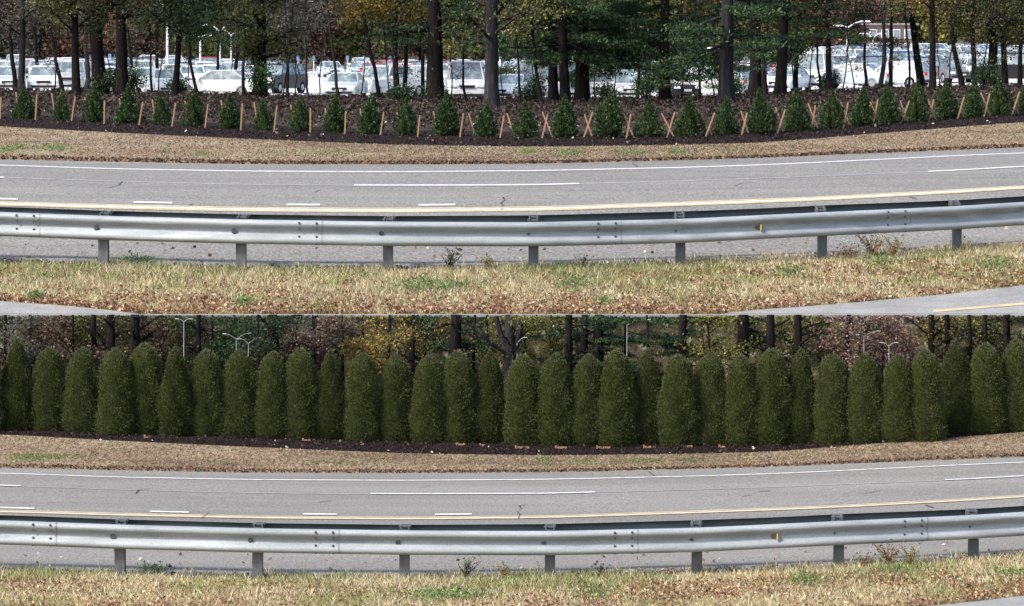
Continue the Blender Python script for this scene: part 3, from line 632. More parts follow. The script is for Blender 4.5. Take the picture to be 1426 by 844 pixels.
YG = [(.028, .06, .022), (.045, .085, .03), (.018, .04, .015), (.085, .13, .045)]
PY = [[.24, .33, .35, .31, .3, .23, .2, .13, .08, .015], [.3, .34, .3, .3, .24, .22, .14, .12, .05, .01], [.22, .3, .34, .3, .31, .24, .2, .11, .07, .01], [.26, .36, .36, .3, .26, .2, .17, .09, .05, .008], [.2, .28, .3, .29, .25, .25, .17, .15, .06, .015]]
yng = [conifer_mesh(200+i, 1., PY[i], [4200, 3400, 4600, 3900, 3000][i], .075, YG, lump=[.3, .4, .34, .42, .5][i], upw=.9, core=.62, feather=.28) for i in range(5)]
YXL = [-260, -210, -160, -110, -62]; YXR = [1470, 1508, 1547, 1586, 1626]
YX = [-14, 35, 85, 131, 179, 225, 271, 321, 367, 418, 466, 515, 567, 621, 675, 733, 787, 848, 904, 960, 1011, 1061, 1110, 1156, 1200, 1238, 1277, 1318, 1355, 1392, 1432]
YH = [44, 46, 40, 50, 54, 44, 52, 48, 45, 49, 52, 56, 50, 62, 48, 50, 58, 64, 58, 58, 52, 62, 58, 52, 56, 58, 56, 52, 50, 52, 50]
ytr = ['bushy', 'tapering', 'full', 'wide-skirted', 'sparse']
st_i = 0
def stake(pb, pt, label):
    pb = np.array(pb, float); pt = np.array(pt, float); d = pt-pb; L = np.linalg.norm(d)
    root = empty('tree_stake', tuple(pb)); m = MB(); z = unit(d); x = unit(np.cross(z, (0, 1, 0))); y = np.cross(z, x); R = np.stack([x, y, z], 1)
    m.box(d/2, (.036, .035, L), R=R); m.box(d+z*.012, (.03, .03, .03), R=R, top=(.7, .7)); m.box(-z*.04, (.05, .04, .1), R=R)
    o = m.build('tree_stake', M['wood']); o.location = root.location; bpy.data.objects.remove(root)
    return tag(o, label, 'stake', 'wooden stakes beside the young trees')
nY = len(YX)
for i, (x, h) in enumerate(zip(YX, YH)):
    row = UP.row('mback'); p = UP.at(x, row-.12)[0]; D = p[1]; s = h*D/F
    root = empty('young_tree', tuple(p-np.array([0, 0, .02])), rz=random.uniform(0, 6.28)); root.scale = (s*.82*random.uniform(.9, 1.05),)*2+(s,)
    k = (i*3+i//4) % 5; root.rotation_euler[0] = random.uniform(-.06, .06); root.rotation_euler[1] = random.uniform(-.06, .06)
    for nm, me in zip(('foliage', 'inner_branches'), yng[k]): obj(nm, me, root)
    MB().tube([(0, 0, -.05), (0, 0, .4)], [.03, .02], 6).build('trunk', M['bark'], root)
    side = f'{ordinal(i)} from the left' if 0 < i < 16 else f'{ordinal(nY-1-i)} from the right'
    if i == 0: side = 'just outside the left edge'
    if i == nY-1: side = 'just outside the right edge'
    tag(root, f'{ytr[k]} dark green young conifer, {side} along the upper mulch bed', 'young tree', 'young staked conifers along the upper mulch bed')
    sideS = side.replace('just', 'lying just') if 'just' in side else side
    # front stake to the right of the tree, rear stake to its left
    late = min(max((x-560)/300, 0), 1)
    gR = (YX[i+1]-x if i < nY-1 else 40)/2; gL_ = (x-YX[i-1] if i else 40)/2
    fx = x+(1-late)*(14+4*(x > 600))+late*(gR-4)
    a = UP.at(fx, row-.25)[0]; hh = 33*D/F
    lean = random.uniform(.0, .1)+.17*late*(.5+.9*random.random()); hh *= random.uniform(.85, 1.08)
    stake(a-np.array([0, 0, .05]), a+np.array([lean, .05, hh]), f'pale wooden front stake of the young conifer {sideS}')
    bx_ = x-8*(1-late)-late*(gL_-7)
    b = UP.at(bx_, row+.02-.2*late)[0]
    stake(b-np.array([0, 0, .03]), b+np.array([-.1-.15*late*(.6+.8*random.random()), .05, hh*.98]), f'pale wooden rear stake of the young conifer {sideS}')
for i, x in enumerate(YXL+YXR):
    p = UP.at(x, UP.row('mback')-.12)[0]; D = p[1]; sH = 50*D/F; root = empty('young_tree', tuple(p-np.array([0, 0, .02])), rz=i*1.3); root.scale = (sH*.82, sH*.82, sH)
    for nm, me in zip(('foliage', 'inner_branches'), yng[i % 5]): obj(nm, me, root)
    tag(root, f'dark green young conifer continuing the upper row beyond the {"left" if x < 0 else "right"} edge', 'young tree', 'young staked conifers along the upper mulch bed')
# stub boards left at the foot of the lower hedge
for i, (x, y, w) in enumerate([(206, 606, 9), (428, 611, 13), (642, 617, 14), (672, 618, 9), (728, 621, 22), (782, 621, 18), (841, 621, 22), (866, 618, 14), (905, 620, 20), (955, 619, 22), (1005, 620, 10), (1082, 617, 13), (505, 616, 5)]):
    p, _ = LO.pix(x, y+2); D = p[1]; m = MB().box((0, 0, .01), (w*.8*D/F, .03, .024)); m.box((-w*D/F/2+.012, -.002, -.01), (.022, .034, .1))
    o = m.build('wooden_stub', M['wood']); o.location = p-np.array([0, .12, 0])
    tag(o, f'short pale wooden board at the hedge foot, {ordinal(i+1) if i < 12 else ""} from the left' if i < 12 else 'tiny pale wooden stub standing under the hedge before the first third', 'board', 'wooden boards at the hedge foot')

# ------------------------------------------------------------------ trees
PAL = {
    'olive': [(.06, .075, .022), (.09, .1, .03), (.04, .052, .018), (.13, .12, .04)],
    'green': [(.03, .055, .02), (.05, .08, .03), (.02, .038, .016)],
    'pine': [(.014, .034, .016), (.02, .046, .02), (.03, .062, .024), (.08, .13, .04)],
    'gold': [(.3, .2, .04), (.23, .18, .045), (.36, .25, .06), (.13, .13, .04), (.18, .11, .035), (.08, .09, .03)],
    'yellowgreen': [(.2, .19, .05), (.13, .14, .04), (.27, .24, .07), (.08, .09, .03)],
    'rust': [(.2, .085, .05), (.13, .06, .04), (.24, .12, .07), (.08, .055, .04)],
    'brown': [(.13, .085, .06), (.09, .065, .05), (.2, .13, .09), (.07, .06, .045)],
    'grey': [(.11, .105, .09), (.075, .075, .062), (.17, .155, .13), (.07, .08, .05)],
    'pinkbrown': [(.28, .17, .13), (.2, .12, .1), (.36, .24, .17), (.15, .11, .09)],
    'orange': [(.3, .13, .05), (.2, .09, .045), (.28, .17, .07), (.12, .08, .05)],
}
PAW = {'grey': 'grey-brown', 'olive': 'olive', 'brown': 'brown', 'green': 'dark green', 'pine': 'dark needled', 'yellowgreen': 'yellow-green', 'pinkbrown': 'pinkish'}
def gen_tree(seed, H, r0, lean, style, z0, cr, nleaf, lsize, pal, fork=None, zmax=None, ybox=None, slope=0., wig=.04, nb=14, twig=0, pale=False, bias=0.):
    r = np.random.default_rng(seed); wood = MB()
    K = 14; t_ = np.linspace(0, 1, K)
    path = np.stack([lean*t_+wig*H*.1*np.cumsum(r.normal(0, 1, K))*.3, wig*H*.05*np.cumsum(r.normal(0, 1, K))*.3, t_*H], -1); path[0, :2] = 0
    rad = r0*(1-.62*t_)*(1+.35*np.exp(-t_*22))
    def lim(P, R):
        if zmax is None: return P, R
        P, R = np.asarray(P, float), np.asarray(R, float); ok = P[:, 2] <= zmax
        ok = P[:, 2] <= zmax+slope*P[:, 1]
        n = len(P) if ok.all() else int(np.argmin(ok))
        if n < 2: return P[:0], R[:0]
        return P[:n], R[:n]
    def tube(P, R, k):
        P, R = lim(P, R)
        if len(P) > 1: wood.tube(P, R, k)
    if zmax is not None:
        q = np.linspace(-.02, zmax, 9); tp = np.stack([np.interp(q, path[:, 2], path[:, 0]), np.interp(q, path[:, 2], path[:, 1]), q], -1); wood.tube(tp, np.interp(q, path[:, 2], rad), 8)
    else: tube(np.vstack([path[:1]-[0, 0, .3], path]), np.concatenate([[rad[0]*1.25], rad]), 9)
    if fork:
        for fx, fz, fw in fork:
            q = np.linspace(0, 1, 8); b0 = np.array([np.interp(fz*H, path[:, 2], path[:, 0]), 0, fz*H])
            P = b0+np.stack([fx*q**.8, .1*fx*q, (1-fz)*H*q], -1); tube(P, r0*fw*(1-.5*q), 7)
    tips = []
    for b in range(nb):
        zz = z0+(H*.97-z0)*((b+r.random())/nb)**(1.15+bias); a = r.uniform(0, 2*math.pi); f = (zz-z0)/max(H-z0, .1)
        if style == 'pine': L = cr*(1.05-.75*f)*r.uniform(.75, 1.1); rise = r.uniform(-.3, .08)
        else: L = cr*(.75+.5*math.sin(f*2.6))*r.uniform(.6, 1.1); rise = r.uniform(.15, .75)*(1-.2*f)
        b0 = np.array([np.interp(zz, path[:, 2], path[:, 0]), np.interp(zz, path[:, 2], path[:, 1]), zz]); q = np.linspace(0, 1, 6)
        dr = np.array([math.cos(a), math.sin(a), rise]); P = b0+q[:, None]*L*dr+np.cumsum(r.normal(0, L*.035, (6, 3)), axis=0)*q[:, None]
        br = max(r0*.3*(1-.6*f), .012)*(1 if style != 'pine' else .75)
        tube(P, br*(1-.8*q), 5)
        for k in range(5 if style == 'pine' else 6):
            u = r.uniform(.25, 1); s0 = P[0]*(1-u)+P[-1]*u; s0 = np.array([np.interp(u, q, P[:, c]) for c in range(3)])
            d = unit(dr+r.normal(0, .7, 3)*np.array([1, 1, .15 if style == 'pine' else .8])); e = s0+d*L*r.uniform(.2, .42)
            mid = (s0+e)/2+r.normal(0, L*.03, 3); tube([s0, mid, e], [br*.4, br*.28, br*.12], 4)
            tips += [e, (e+mid)/2, mid]
            if twig:
                for w in range(twig):
                    e2 = e*.5+mid*.5+unit(r.normal(size=3)+[0, 0, .5])*L*r.uniform(.1, .3); tube([mid, e2], [br*.2, br*.08], 3)
    me_w = None
    tips = np.array(tips); per = max(1, nleaf//max(len(tips), 1))
    sg = cr*(.13 if style != 'pine' else .12); S = np.array([sg, sg, sg*.16]) if style == 'pine' else np.array([sg, sg, sg*.8])
    P = (tips[:, None]+r.normal(size=(len(tips), per, 3))*S).reshape(-1, 3)
    colb = np.asarray(PAL[pal]); ci = np.repeat(r.integers(0, len(colb), len(tips)), per); c = colb[np.where(r.random(len(P)) < .55, ci, r.integers(0, len(colb), len(P)))]
    c = np.clip(c*(1+r.normal(0, .25, (len(P), 1))), .004, .8)
    if zmax is not None: ok = P[:, 2] < zmax-.012+slope*P[:, 1]; P, c = P[ok], c[ok]
    if ybox is not None: ok = (P[:, 1] > ybox[0]) & (P[:, 1] < ybox[1]); P, c = P[ok], c[ok]
    if style == 'pine': V, Fq = leaf_quads(P, lsize*(.7+r.random(len(P))), up=(0, 0, .6), upw=.6, aspect=.3, r=r)
    else: V, Fq = leaf_quads(P, lsize*(.6+.8*r.random(len(P))), aspect=.75, r=r)
    return wood, (V, Fq, c)
def place_tree(name, loc, wood, lv, bark, label, cat='tree', group=None):
    root = empty(name, tuple(loc))
    wood.build('trunk', M[bark], root, smooth=True)
    if len(lv[1]): obj('crown', np_mesh('crown', lv[0], lv[1], M['leaf'], lv[2]), root)
    tag(root, label, cat, group); return root

# (x at foot, foot row, x at top of frame, trunk width px, style, palette, foliage start as share of height seen, crown radius m, leaves, words)
TREES = [
 (30, 134, 33, 9, 'oak', 'grey', 3.0, 2.2, 900, 'slim dark tree with brown-grey twigs, nearest the left edge of the upper woods'),
 (52, 128, 50, 5, 'oak', 'brown', 3.2, 2.0, 700, 'slender brown-leaved tree, second in from the left edge of the upper woods'),
 (88, 132, 70, 5, 'oak', 'olive', 3.0, 2.0, 800, 'thin leaning tree with a bent stem before the silver cars'),
 (106, 140, 102, 11, 'oak', 'olive', 3.4, 2.4, 1100, 'straight mid-sized trunk just before the thick double trunk'),
 (141, 140, 128, 19, 'oak', 'olive', 4.0, 2.6, 1100, 'thick forked double trunk rising behind the young conifers'),
 (168, 138, 169, 17, 'oak', 'rust', 4.3, 2.6, 900, 'thick straight black trunk right beside the forked double trunk'),
 (184, 128, 180, 4, 'oak', 'brown', 3.0, 1.5, 350, 'spindly sapling hugging the thick black trunk'),
 (243, 142, 252, 8, 'oak', 'green', 3.3, 2.9, 3400, 'black-stemmed tree with a spreading dark green crown over white cars'),
 (277, 140, 268, 4, 'oak', 'green', 3.2, 1.8, 1300, 'thin curved stem under the spreading dark green crown'),
 (340, 138, 341, 4, 'oak', 'green', 2.4, 2.0, 1500, 'slim upright stem in dark foliage beside the two Y-shaped lamps'),
 (362, 143, 363, 18, 'oak', 'olive', 2.2, 1.9, 1600, 'stout dark trunk with climbing olive leaves before the open lot'),
 (473, 142, 452, 4, 'oak', 'grey', 3.6, 1.8, 350, 'thin crooked stem standing before the teal-windowed car'),
 (531, 146, 508, 5, 'oak', 'gold', 3.9, 2.3, 2600, 'crooked thin tree with golden yellow leaves over the lot'),
 (553, 141, 548, 8, 'oak', 'gold', 3.6, 2.4, 2600, 'gold and orange maple with close twin stem beside it'),
 (566, 141, 568, 6, 'oak', 'green', 2.6, 1.6, 900, 'narrow green-clad stem between the gold maple and the stoutest brown trunk'),
 (605, 148, 606, 23, 'pine', 'pine', 4.2, 2.4, 1800, 'stoutest brown trunk with dark needles near the white van'),
 (685, 158, 686, 18, 'bare', 'olive', 3.2, 2.7, 700, 'grey-barked pine with bare curving limbs beside the white van'),
 (727, 152, 712, 3, 'oak', 'yellowgreen', 3.8, 1.8, 400, 'very thin dark sapling right of the grey-barked pine'),
 (757, 152, 742, 4, 'oak', 'yellowgreen', 3.6, 1.8, 600, 'thin dark stem just before the cluster of black pine trunks'),
 (772, 150, 766, 13, 'pine', 'pine', 3.6, 2.6, 2600, 'first black pine trunk of the close cluster of three'),
 (788, 151, 785, 13, 'pine', 'pine', 3.2, 2.4, 3000, 'middle black pine trunk of the close cluster of three'),
 (810, 150, 809, 19, 'pine', 'pine', 3.5, 2.8, 2800, 'thickest black pine trunk of the close cluster of three'),
 (886, 144, 884, 4, 'pine', 'pine', 2.3, 2.6, 3400, 'slim pine with low bright green boughs over silver cars'),
 (926, 149, 924, 15, 'pine', 'pine', 2.6, 3.0, 4400, 'dark pine with broad layered boughs hiding its own trunk'),
 (1012, 152, 1013, 20, 'pine', 'pine', 3.5, 2.4, 2400, 'thick ringed pine trunk standing closest to the young conifers'),
 (1051, 138, 1052, 16, 'oak', 'yellowgreen', 4.0, 2.2, 900, 'second thick trunk just right of the ringed pine'),
 (1086, 140, 1092, 15, 'oak', 'olive', 3.8, 2.4, 1300, 'leaning black trunk over the pale blue car'),
 (1156, 132, 1152, 8, 'pine', 'pine', 2.9, 2.7, 3000, 'green-boughed pine whose low branch reaches over white cars'),
 (1143, 132, 1141, 3, 'oak', 'pinkbrown', 3.8, 1.8, 400, 'hair-thin sapling next to the green-boughed pine'),
 (1205, 130, 1203, 4, 'oak', 'pinkbrown', 4.0, 2.0, 500, 'very straight thin black stem among pinkish leaves'),
 (1224, 130, 1228, 6, 'oak', 'pinkbrown', 3.8, 2.0, 500, 'wavy grey stem standing before the brick building'),
 (1264, 130, 1258, 3, 'oak', 'yellowgreen', 3.8, 1.6, 400, 'hair-thin sapling just right of the brick building'),
 (1284, 126, 1268, 10, 'oak', 'yellowgreen', 3.8, 2.3, 1200, 'slightly leaning brown trunk, first of five close trunks toward the right edge'),
 (1298, 134, 1297, 9, 'oak', 'gold', 4.3, 2.0, 500, 'straight black trunk, second of five close trunks toward the right edge'),
 (1341, 128, 1327, 7, 'oak', 'yellowgreen', 3.2, 2.2, 1300, 'ragged leaning trunk, third of five close trunks toward the right edge'),
 (1358, 128, 1352, 7, 'oak', 'olive', 3.2, 2.2, 1400, 'leaf-draped slim trunk, fourth of five close trunks toward the right edge'),
 (1381, 127, 1384, 13, 'oak', 'olive', 2.8, 2.6, 2300, 'thickest trunk of the five toward the right edge, with olive leaves'),
 (1420, 130, 1424, 6, 'oak', 'olive', 2.5, 2.4, 1900, 'olive-leaved tree cut by the right edge of the upper woods'),
 (300, 134, 306, 4, 'oak', 'green', 2.6, 2.3, 1500, 'thin stem in dark leaves in front of the parked white sedan'),
 (212, 134, 205, 3, 'oak', 'olive', 3.2, 2.0, 900, 'faint thin stem left of the spreading dark green crown'),
 (430, 140, 420, 2.5, 'bare', 'grey', 3.6, 2.0, 150, 'bare wiry sapling before the open part of the lot'),
 (650, 145, 640, 3, 'pine', 'pine', 3.6, 2.0, 1100, 'small green-needled pine between the brown trunk and the grey-barked pine'),
 (22, 132, 18, 6, 'oak', 'brown', 3.2, 2.0, 900, 'dark crooked trunk close to the left edge, with rusty twigs'),
 (120, 130, 116, 6, 'oak', 'grey', 3.2, 2.0, 900, 'grey-twigged trunk just left of the forked double trunk'),
 (225, 132, 219, 5, 'oak', 'brown', 3.2, 2.0, 900, 'brown-leaved slim trunk left of the black-stemmed green tree'),
 (326, 132, 330, 5, 'oak', 'olive', 3.0, 2.0, 1100, 'dark slim olive tree right of the Y-shaped lamps'),
 (400, 142, 396, 4, 'oak', 'grey', 3.4, 1.8, 700, 'grey-twigged slim tree at the left end of the open asphalt'),
 (590, 140, 588, 5, 'oak', 'olive', 3.2, 1.8, 900, 'slim olive tree touching the stoutest brown trunk'),
 (742, 138, 750, 8, 'pine', 'pine', 2.4, 2.8, 3600, 'dark pine just left of the three-trunk cluster'),
 (846, 138, 850, 7, 'pine', 'pine', 2.0, 3.0, 4200, 'low-limbed dark pine just right of the three-trunk cluster'),
 (1066, 136, 1070, 7, 'oak', 'olive', 3.4, 2.0, 1000, 'medium trunk between the second thick trunk and the leaning black trunk'),
 (1108, 134, 1112, 6, 'pine', 'pine', 3.0, 2.4, 2200, 'dark needled tree right of the leaning black trunk'),
 (1240, 128, 1244, 5, 'oak', 'pinkbrown', 3.6, 1.8, 600, 'thin brown trunk in front of the brick building windows'),
 (1400, 126, 1396, 8, 'oak', 'olive', 2.8, 2.2, 1800, 'dark leafy trunk next to the thickest of the five right trunks'),
 (975, 145, 970, 3, 'pine', 'pine', 3.0, 2.4, 2200, 'slim pine with yellowish boughs left of the ringed pine trunk'),
]
for i, (fx, fy, tx, w, style, pal, z0, cr, nl, words) in enumerate(TREES):
    p, v = UP.pix(fx, fy); D = p[1]; Hh = random.uniform(9.5, 12.5)
    ztop = (HZ)*D/F+(CAMZ-p[2]); lean = (tx-fx)*D/F*Hh/ztop
    sc_ = D/180; k = 1
    wd, lv = gen_tree(400+i, Hh, w*D/F/2*1.12, lean, 'pine' if style in ('pine',) else 'oak', (z0 if style != 'pine' else z0*.85)*sc_, cr*(1. if style != 'pine' else 1.15), int(nl*(3.6 if style != 'pine' else 4.6)+1200), .11 if style != 'pine' else .15, pal,
                      fork=[(1.6, .28, .6)] if i == 4 else ([(1.3, .3, .5), (-1.5, .32, .45)] if style == 'bare' and w > 10 else None),
                      wig=.05 if w > 7 else .16, nb=20 if style == 'pine' else 20, twig=3 if style != 'pine' else 1, bias=.5)
    place_tree('pine_tree' if style == 'pine' or i == 16 else 'tree', p, wd, lv, 'bark_grey' if i in (16, 24, 27) or pal in ('pinkbrown', 'grey') else 'bark', words, group='trees of the upper woods')

SAP = [(20, 'grey'), (72, 'brown'), (122, 'brown'), (158, 'olive'), (195, 'olive'), (222, 'grey'), (262, 'green'), (318, 'green'), (392, 'grey'), (412, 'brown'), (445, 'grey'), (500, 'green'), (540, 'grey'), (585, 'green'), (632, 'grey'), (668, 'pine'),
       (702, 'grey'), (742, 'pine'), (832, 'pine'), (858, 'pine'), (905, 'pine'), (950, 'pine'), (990, 'pine'), (1030, 'olive'), (1068, 'olive'), (1108, 'pinkbrown'), (1128, 'olive'), (1170, 'brown'), (1190, 'pinkbrown'), (1243, 'brown'), (1310, 'yellowgreen'), (1322, 'brown'), (1368, 'olive'), (1400, 'olive')]
for i, (x, pal) in enumerate(SAP):
    p, v = UP.pix(x, random.uniform(136, 150)-(12 if x > 1100 or x < 330 else 0)); D = p[1]
    wd, lv = gen_tree(1500+i, random.uniform(5.5, 7.5), .035, random.uniform(-.8, .8), 'oak', 1.1, 1.3, 700, .085, pal, wig=.3, nb=16, twig=3, bias=0)
    n1 = sorted([q[0] for q in SAP]).index(x)+1
    place_tree('sapling', p, wd, lv, 'bark', f'wiry {PAW[pal]} sapling, {ordinal(n1) if n1 < 18 else ordinal(len(SAP)+1-n1)} from the {"left" if n1 < 18 else "right"} among the saplings before the lot', 'sapling', 'thin saplings before the parking lot')
SHR = [(140, 140, 40, 1.3), (188, 138, 34, 1.5), (165, 132, 30, 1.2), (250, 136, 24, .9), (362, 145, 26, 1.7), (740, 148, 40, 1.3), (795, 140, 42, 2.0), (900, 146, 44, 1.7), (1018, 148, 30, 1.4), (845, 146, 24, .9), (610, 148, 30, .9), (1155, 130, 30, 1.0), (560, 150, 26, .8), (1372, 128, 26, 1.2)]
for i, (x, y, wpx, h) in enumerate(SHR):
    p, v = UP.pix(x, y); D = p[1]; r = np.random.default_rng(1700+i); m = MB(); tips = []
    for k in range(12):
        a = r.uniform(0, 6.28); L = wpx*.5*D/F*r.uniform(.3, 1); e = np.array([math.cos(a)*L, math.sin(a)*L, h*r.uniform(.4, 1)]); md = e*.5+[0, 0, .15*h]; m.tube([(0, 0, -.05), md, e], [.022, .015, .007], 4); tips += [md, e, (md+e)/2, e+r.normal(0, .12, 3)]
    tips = np.array(tips); P = (tips[:, None]+r.normal(size=(len(tips), 32, 3))*[.2, .2, .16]).reshape(-1, 3); V, Fq = leaf_quads(P, .1*(.6+.8*r.random(len(P))), aspect=.6, r=r)
    root = empty('shrub', tuple(p)); m.build('branches', M['bark'], root); obj('foliage', np_mesh('foliage', V, Fq, M['leaf'], vary(PAL['pine' if i % 3 else 'green'], len(P), r)), root)
    n1 = sorted([q[0] for q in SHR]).index(x)+1
    tag(root, f'dark green understorey shrub, {ordinal(n1) if n1 < 8 else ordinal(len(SHR)+1-n1)} from the {"left" if n1 < 8 else "right"} along the lot edge', 'shrub', 'understorey shrubs along the lot edge')

# lower woods: small trees standing under the terrace edge, behind the hedge
LT = [(8, 6, 'grey', 'oak'), (43, 6, 'olive', 'oak'), (78, 5, 'olive', 'oak'), (100, 5, 'brown', 'oak'), (131, 10, 'olive', 'oak'), (155, 14, 'olive', 'oak'), (190, 17, 'brown', 'oak'), (206, 5, 'olive', 'oak'),
      (232, 5, 'brown', 'oak'), (273, 9, 'green', 'oak'), (300, 4, 'green', 'oak'), (320, 4, 'green', 'oak'), (363, 4, 'green', 'oak'), (386, 18, 'grey', 'oak'), (412, 3, 'grey', 'oak'), (442, 3, 'brown', 'oak'), (478, 4, 'grey', 'oak'),
      (500, 4, 'gold', 'oak'), (535, 5, 'gold', 'oak'), (571, 7, 'gold', 'oak'), (592, 6, 'green', 'oak'), (628, 20, 'pine', 'pine'), (655, 5, 'pine', 'pine'), (680, 4, 'yellowgreen', 'oak'), (709, 18, 'olive', 'bare'), (737, 3, 'yellowgreen', 'oak'),
      (766, 4, 'yellowgreen', 'oak'), (792, 13, 'pine', 'pine'), (808, 13, 'pine', 'pine'), (831, 18, 'pine', 'pine'), (872, 4, 'pine', 'pine'), (908, 4, 'pine', 'pine'), (947, 14, 'pine', 'pine'), (992, 4, 'yellowgreen', 'oak'),
      (1035, 20, 'pine', 'pine'), (1075, 15, 'yellowgreen', 'oak'), (1112, 14, 'olive', 'oak'), (1140, 4, 'yellowgreen', 'oak'), (1172, 8, 'pine', 'pine'), (1200, 3, 'pinkbrown', 'oak'), (1228, 4, 'pinkbrown', 'oak'), (1252, 6, 'pinkbrown', 'oak'),
      (1296, 11, 'yellowgreen', 'oak'), (1321, 9, 'gold', 'oak'), (1353, 7, 'yellowgreen', 'oak'), (1378, 8, 'olive', 'oak'), (1405, 13, 'olive', 'oak'), (1440, 7, 'olive', 'oak')]
PW = {'grey': 'grey-brown', 'olive': 'olive', 'brown': 'brown', 'rust': 'rust-coloured', 'green': 'dark green', 'gold': 'golden', 'pine': 'dark needled', 'yellowgreen': 'yellow-green', 'pinkbrown': 'pinkish brown'}
sight = lambda D: CAMZ-(438.5-HZ)*D/F
LT += [(x, 8, p, 'oak') for x, p in ((-40, 'brown'), (-90, 'olive'), (-140, 'grey'), (-200, 'rust'), (-260, 'olive'), (1490, 'yellowgreen'), (1540, 'olive'), (1590, 'brown'), (1645, 'olive'), (1700, 'gold'))]
for i, (x, w, pal, style) in enumerate(LT):
    D = [52.7, 53.2, 53.7][i % 3] if w < 7 else 52.8
    zmax = sight(D)
    wd, lv = gen_tree(700+i, 3.3, w*D/F/2*1.1, random.uniform(-.15, .15), 'pine' if style == 'pine' else 'oak', .75 if style == 'pine' else .9, .62, (9500 if w < 7 else 7500) if style != 'bare' else 2500, .034 if style != 'pine' else .045, pal,
                      zmax=zmax, ybox=(52.0-D if w < 7 else -.05, 54.2-D), slope=-(438.5-HZ)/F, wig=.05, nb=26, twig=1, fork=[(.5, .3, .5), (-.55, .33, .45)] if style == 'bare' else None)
    size = 'stout' if w > 12 else ('medium' if w > 5 else 'thin')
    n1 = sorted(AX+[x]).index(x)
    lab = f'{size}-stemmed small tree with {PW[pal]} foliage, rising just behind the hedge at its {ordinal(max(n1, 1))} shrub from the left' if n1 <= 17 else f'{size}-stemmed small tree with {PW[pal]} foliage, behind the hedge at its {ordinal(max(len(AX)-n1+1, 1))} shrub from the right'
    lab = f'{size} {PW[pal]} tree behind the lower hedge at its {ordinal(max(n1, 1))} shrub from the left' if n1 <= 17 else f'{size} {PW[pal]} tree behind the lower hedge, by its {ordinal(max(len(AX)-n1+1, 1))} shrub from the right'
    if not -20 < x < 1450: lab = f'{PW[pal]} tree continuing the woods past the {"left" if x < 0 else "right"} end of the lower hedge'
    place_tree('small_pine' if style == 'pine' else 'small_tree', (((x-713)*D/F), D, 0.), wd, lv, 'bark_grey' if style == 'bare' or pal == 'pinkbrown' else 'bark', lab, group='small trees behind the lower hedge')

# far treeline behind the lot
def far_variant(seed, pal, H=15): return gen_tree(seed, H, .22, random.uniform(-.5, .5), 'oak', 1.6, 4.6, 9000, .42, pal, nb=34, wig=.05, twig=0, bias=.35)
FV = {}
regions = [(-120, 60, ['grey', 'brown', 'olive']), (60, 230, ['rust', 'brown', 'grey', 'brown']), (230, 350, ['olive', 'brown', 'olive']), (350, 440, ['grey', 'olive', 'rust']),
           (440, 600, ['gold', 'orange', 'olive', 'rust']), (600, 700, ['yellowgreen', 'brown', 'grey']), (700, 790, ['yellowgreen', 'pinkbrown', 'yellowgreen']), (790, 1060, ['yellowgreen', 'olive', 'yellowgreen', 'brown']),
           (1060, 1260, ['pinkbrown', 'yellowgreen', 'pinkbrown', 'brown']), (1260, 1600, ['gold', 'yellowgreen', 'olive', 'pinkbrown'])]
fm = {}
for pal in ('grey', 'brown', 'olive', 'rust', 'gold', 'orange', 'yellowgreen', 'pinkbrown'):
    for v in range(2):
        wd, lv = far_variant(900+len(fm), pal); t_ = wd.build('trunk', M['bark'], None, smooth=True); mw = t_.data; bpy.data.objects.remove(t_)
        fm[(pal, v)] = (mw, np_mesh('crown', lv[0], lv[1], M['leaf'], lv[2]))
px = -110; i = 0; cnt = 0
FW = {'grey': 'greyish half-bare', 'brown': 'brown-leaved', 'olive': 'olive green', 'rust': 'rust red', 'gold': 'golden yellow', 'orange': 'bright orange', 'yellowgreen': 'yellow-green', 'pinkbrown': 'pinkish brown'}
fars = []
while px < 1560:
    for (a, b, ps) in regions:
        if a <= px < b: pal = ps[i % len(ps)]
    fars.append((px+random.uniform(-8, 8), pal, 412+(i % 3)*22+random.uniform(-5, 5))); px += 21; i += 1
for i, (px, pal, D) in enumerate(fars):
    z = UP.height(px, D); root = empty('autumn_tree', ((px-713)*D/F, D, z), rz=random.uniform(0, 6.28)); s = random.uniform(.85, 1.15); root.scale = (s, s, s*random.uniform(.9, 1.1))
    mw, mc = fm[(pal, i % 2)]; obj('trunk', mw, root); obj('crown', mc, root)
    half = f'{ordinal(i+1)} from the left' if i < 40 else f'{ordinal(len(fars)-i)} from the right'
    tag(root, f'distant {FW[pal]} tree, {half} in the far treeline', 'tree', 'autumn trees beyond the parking lot')

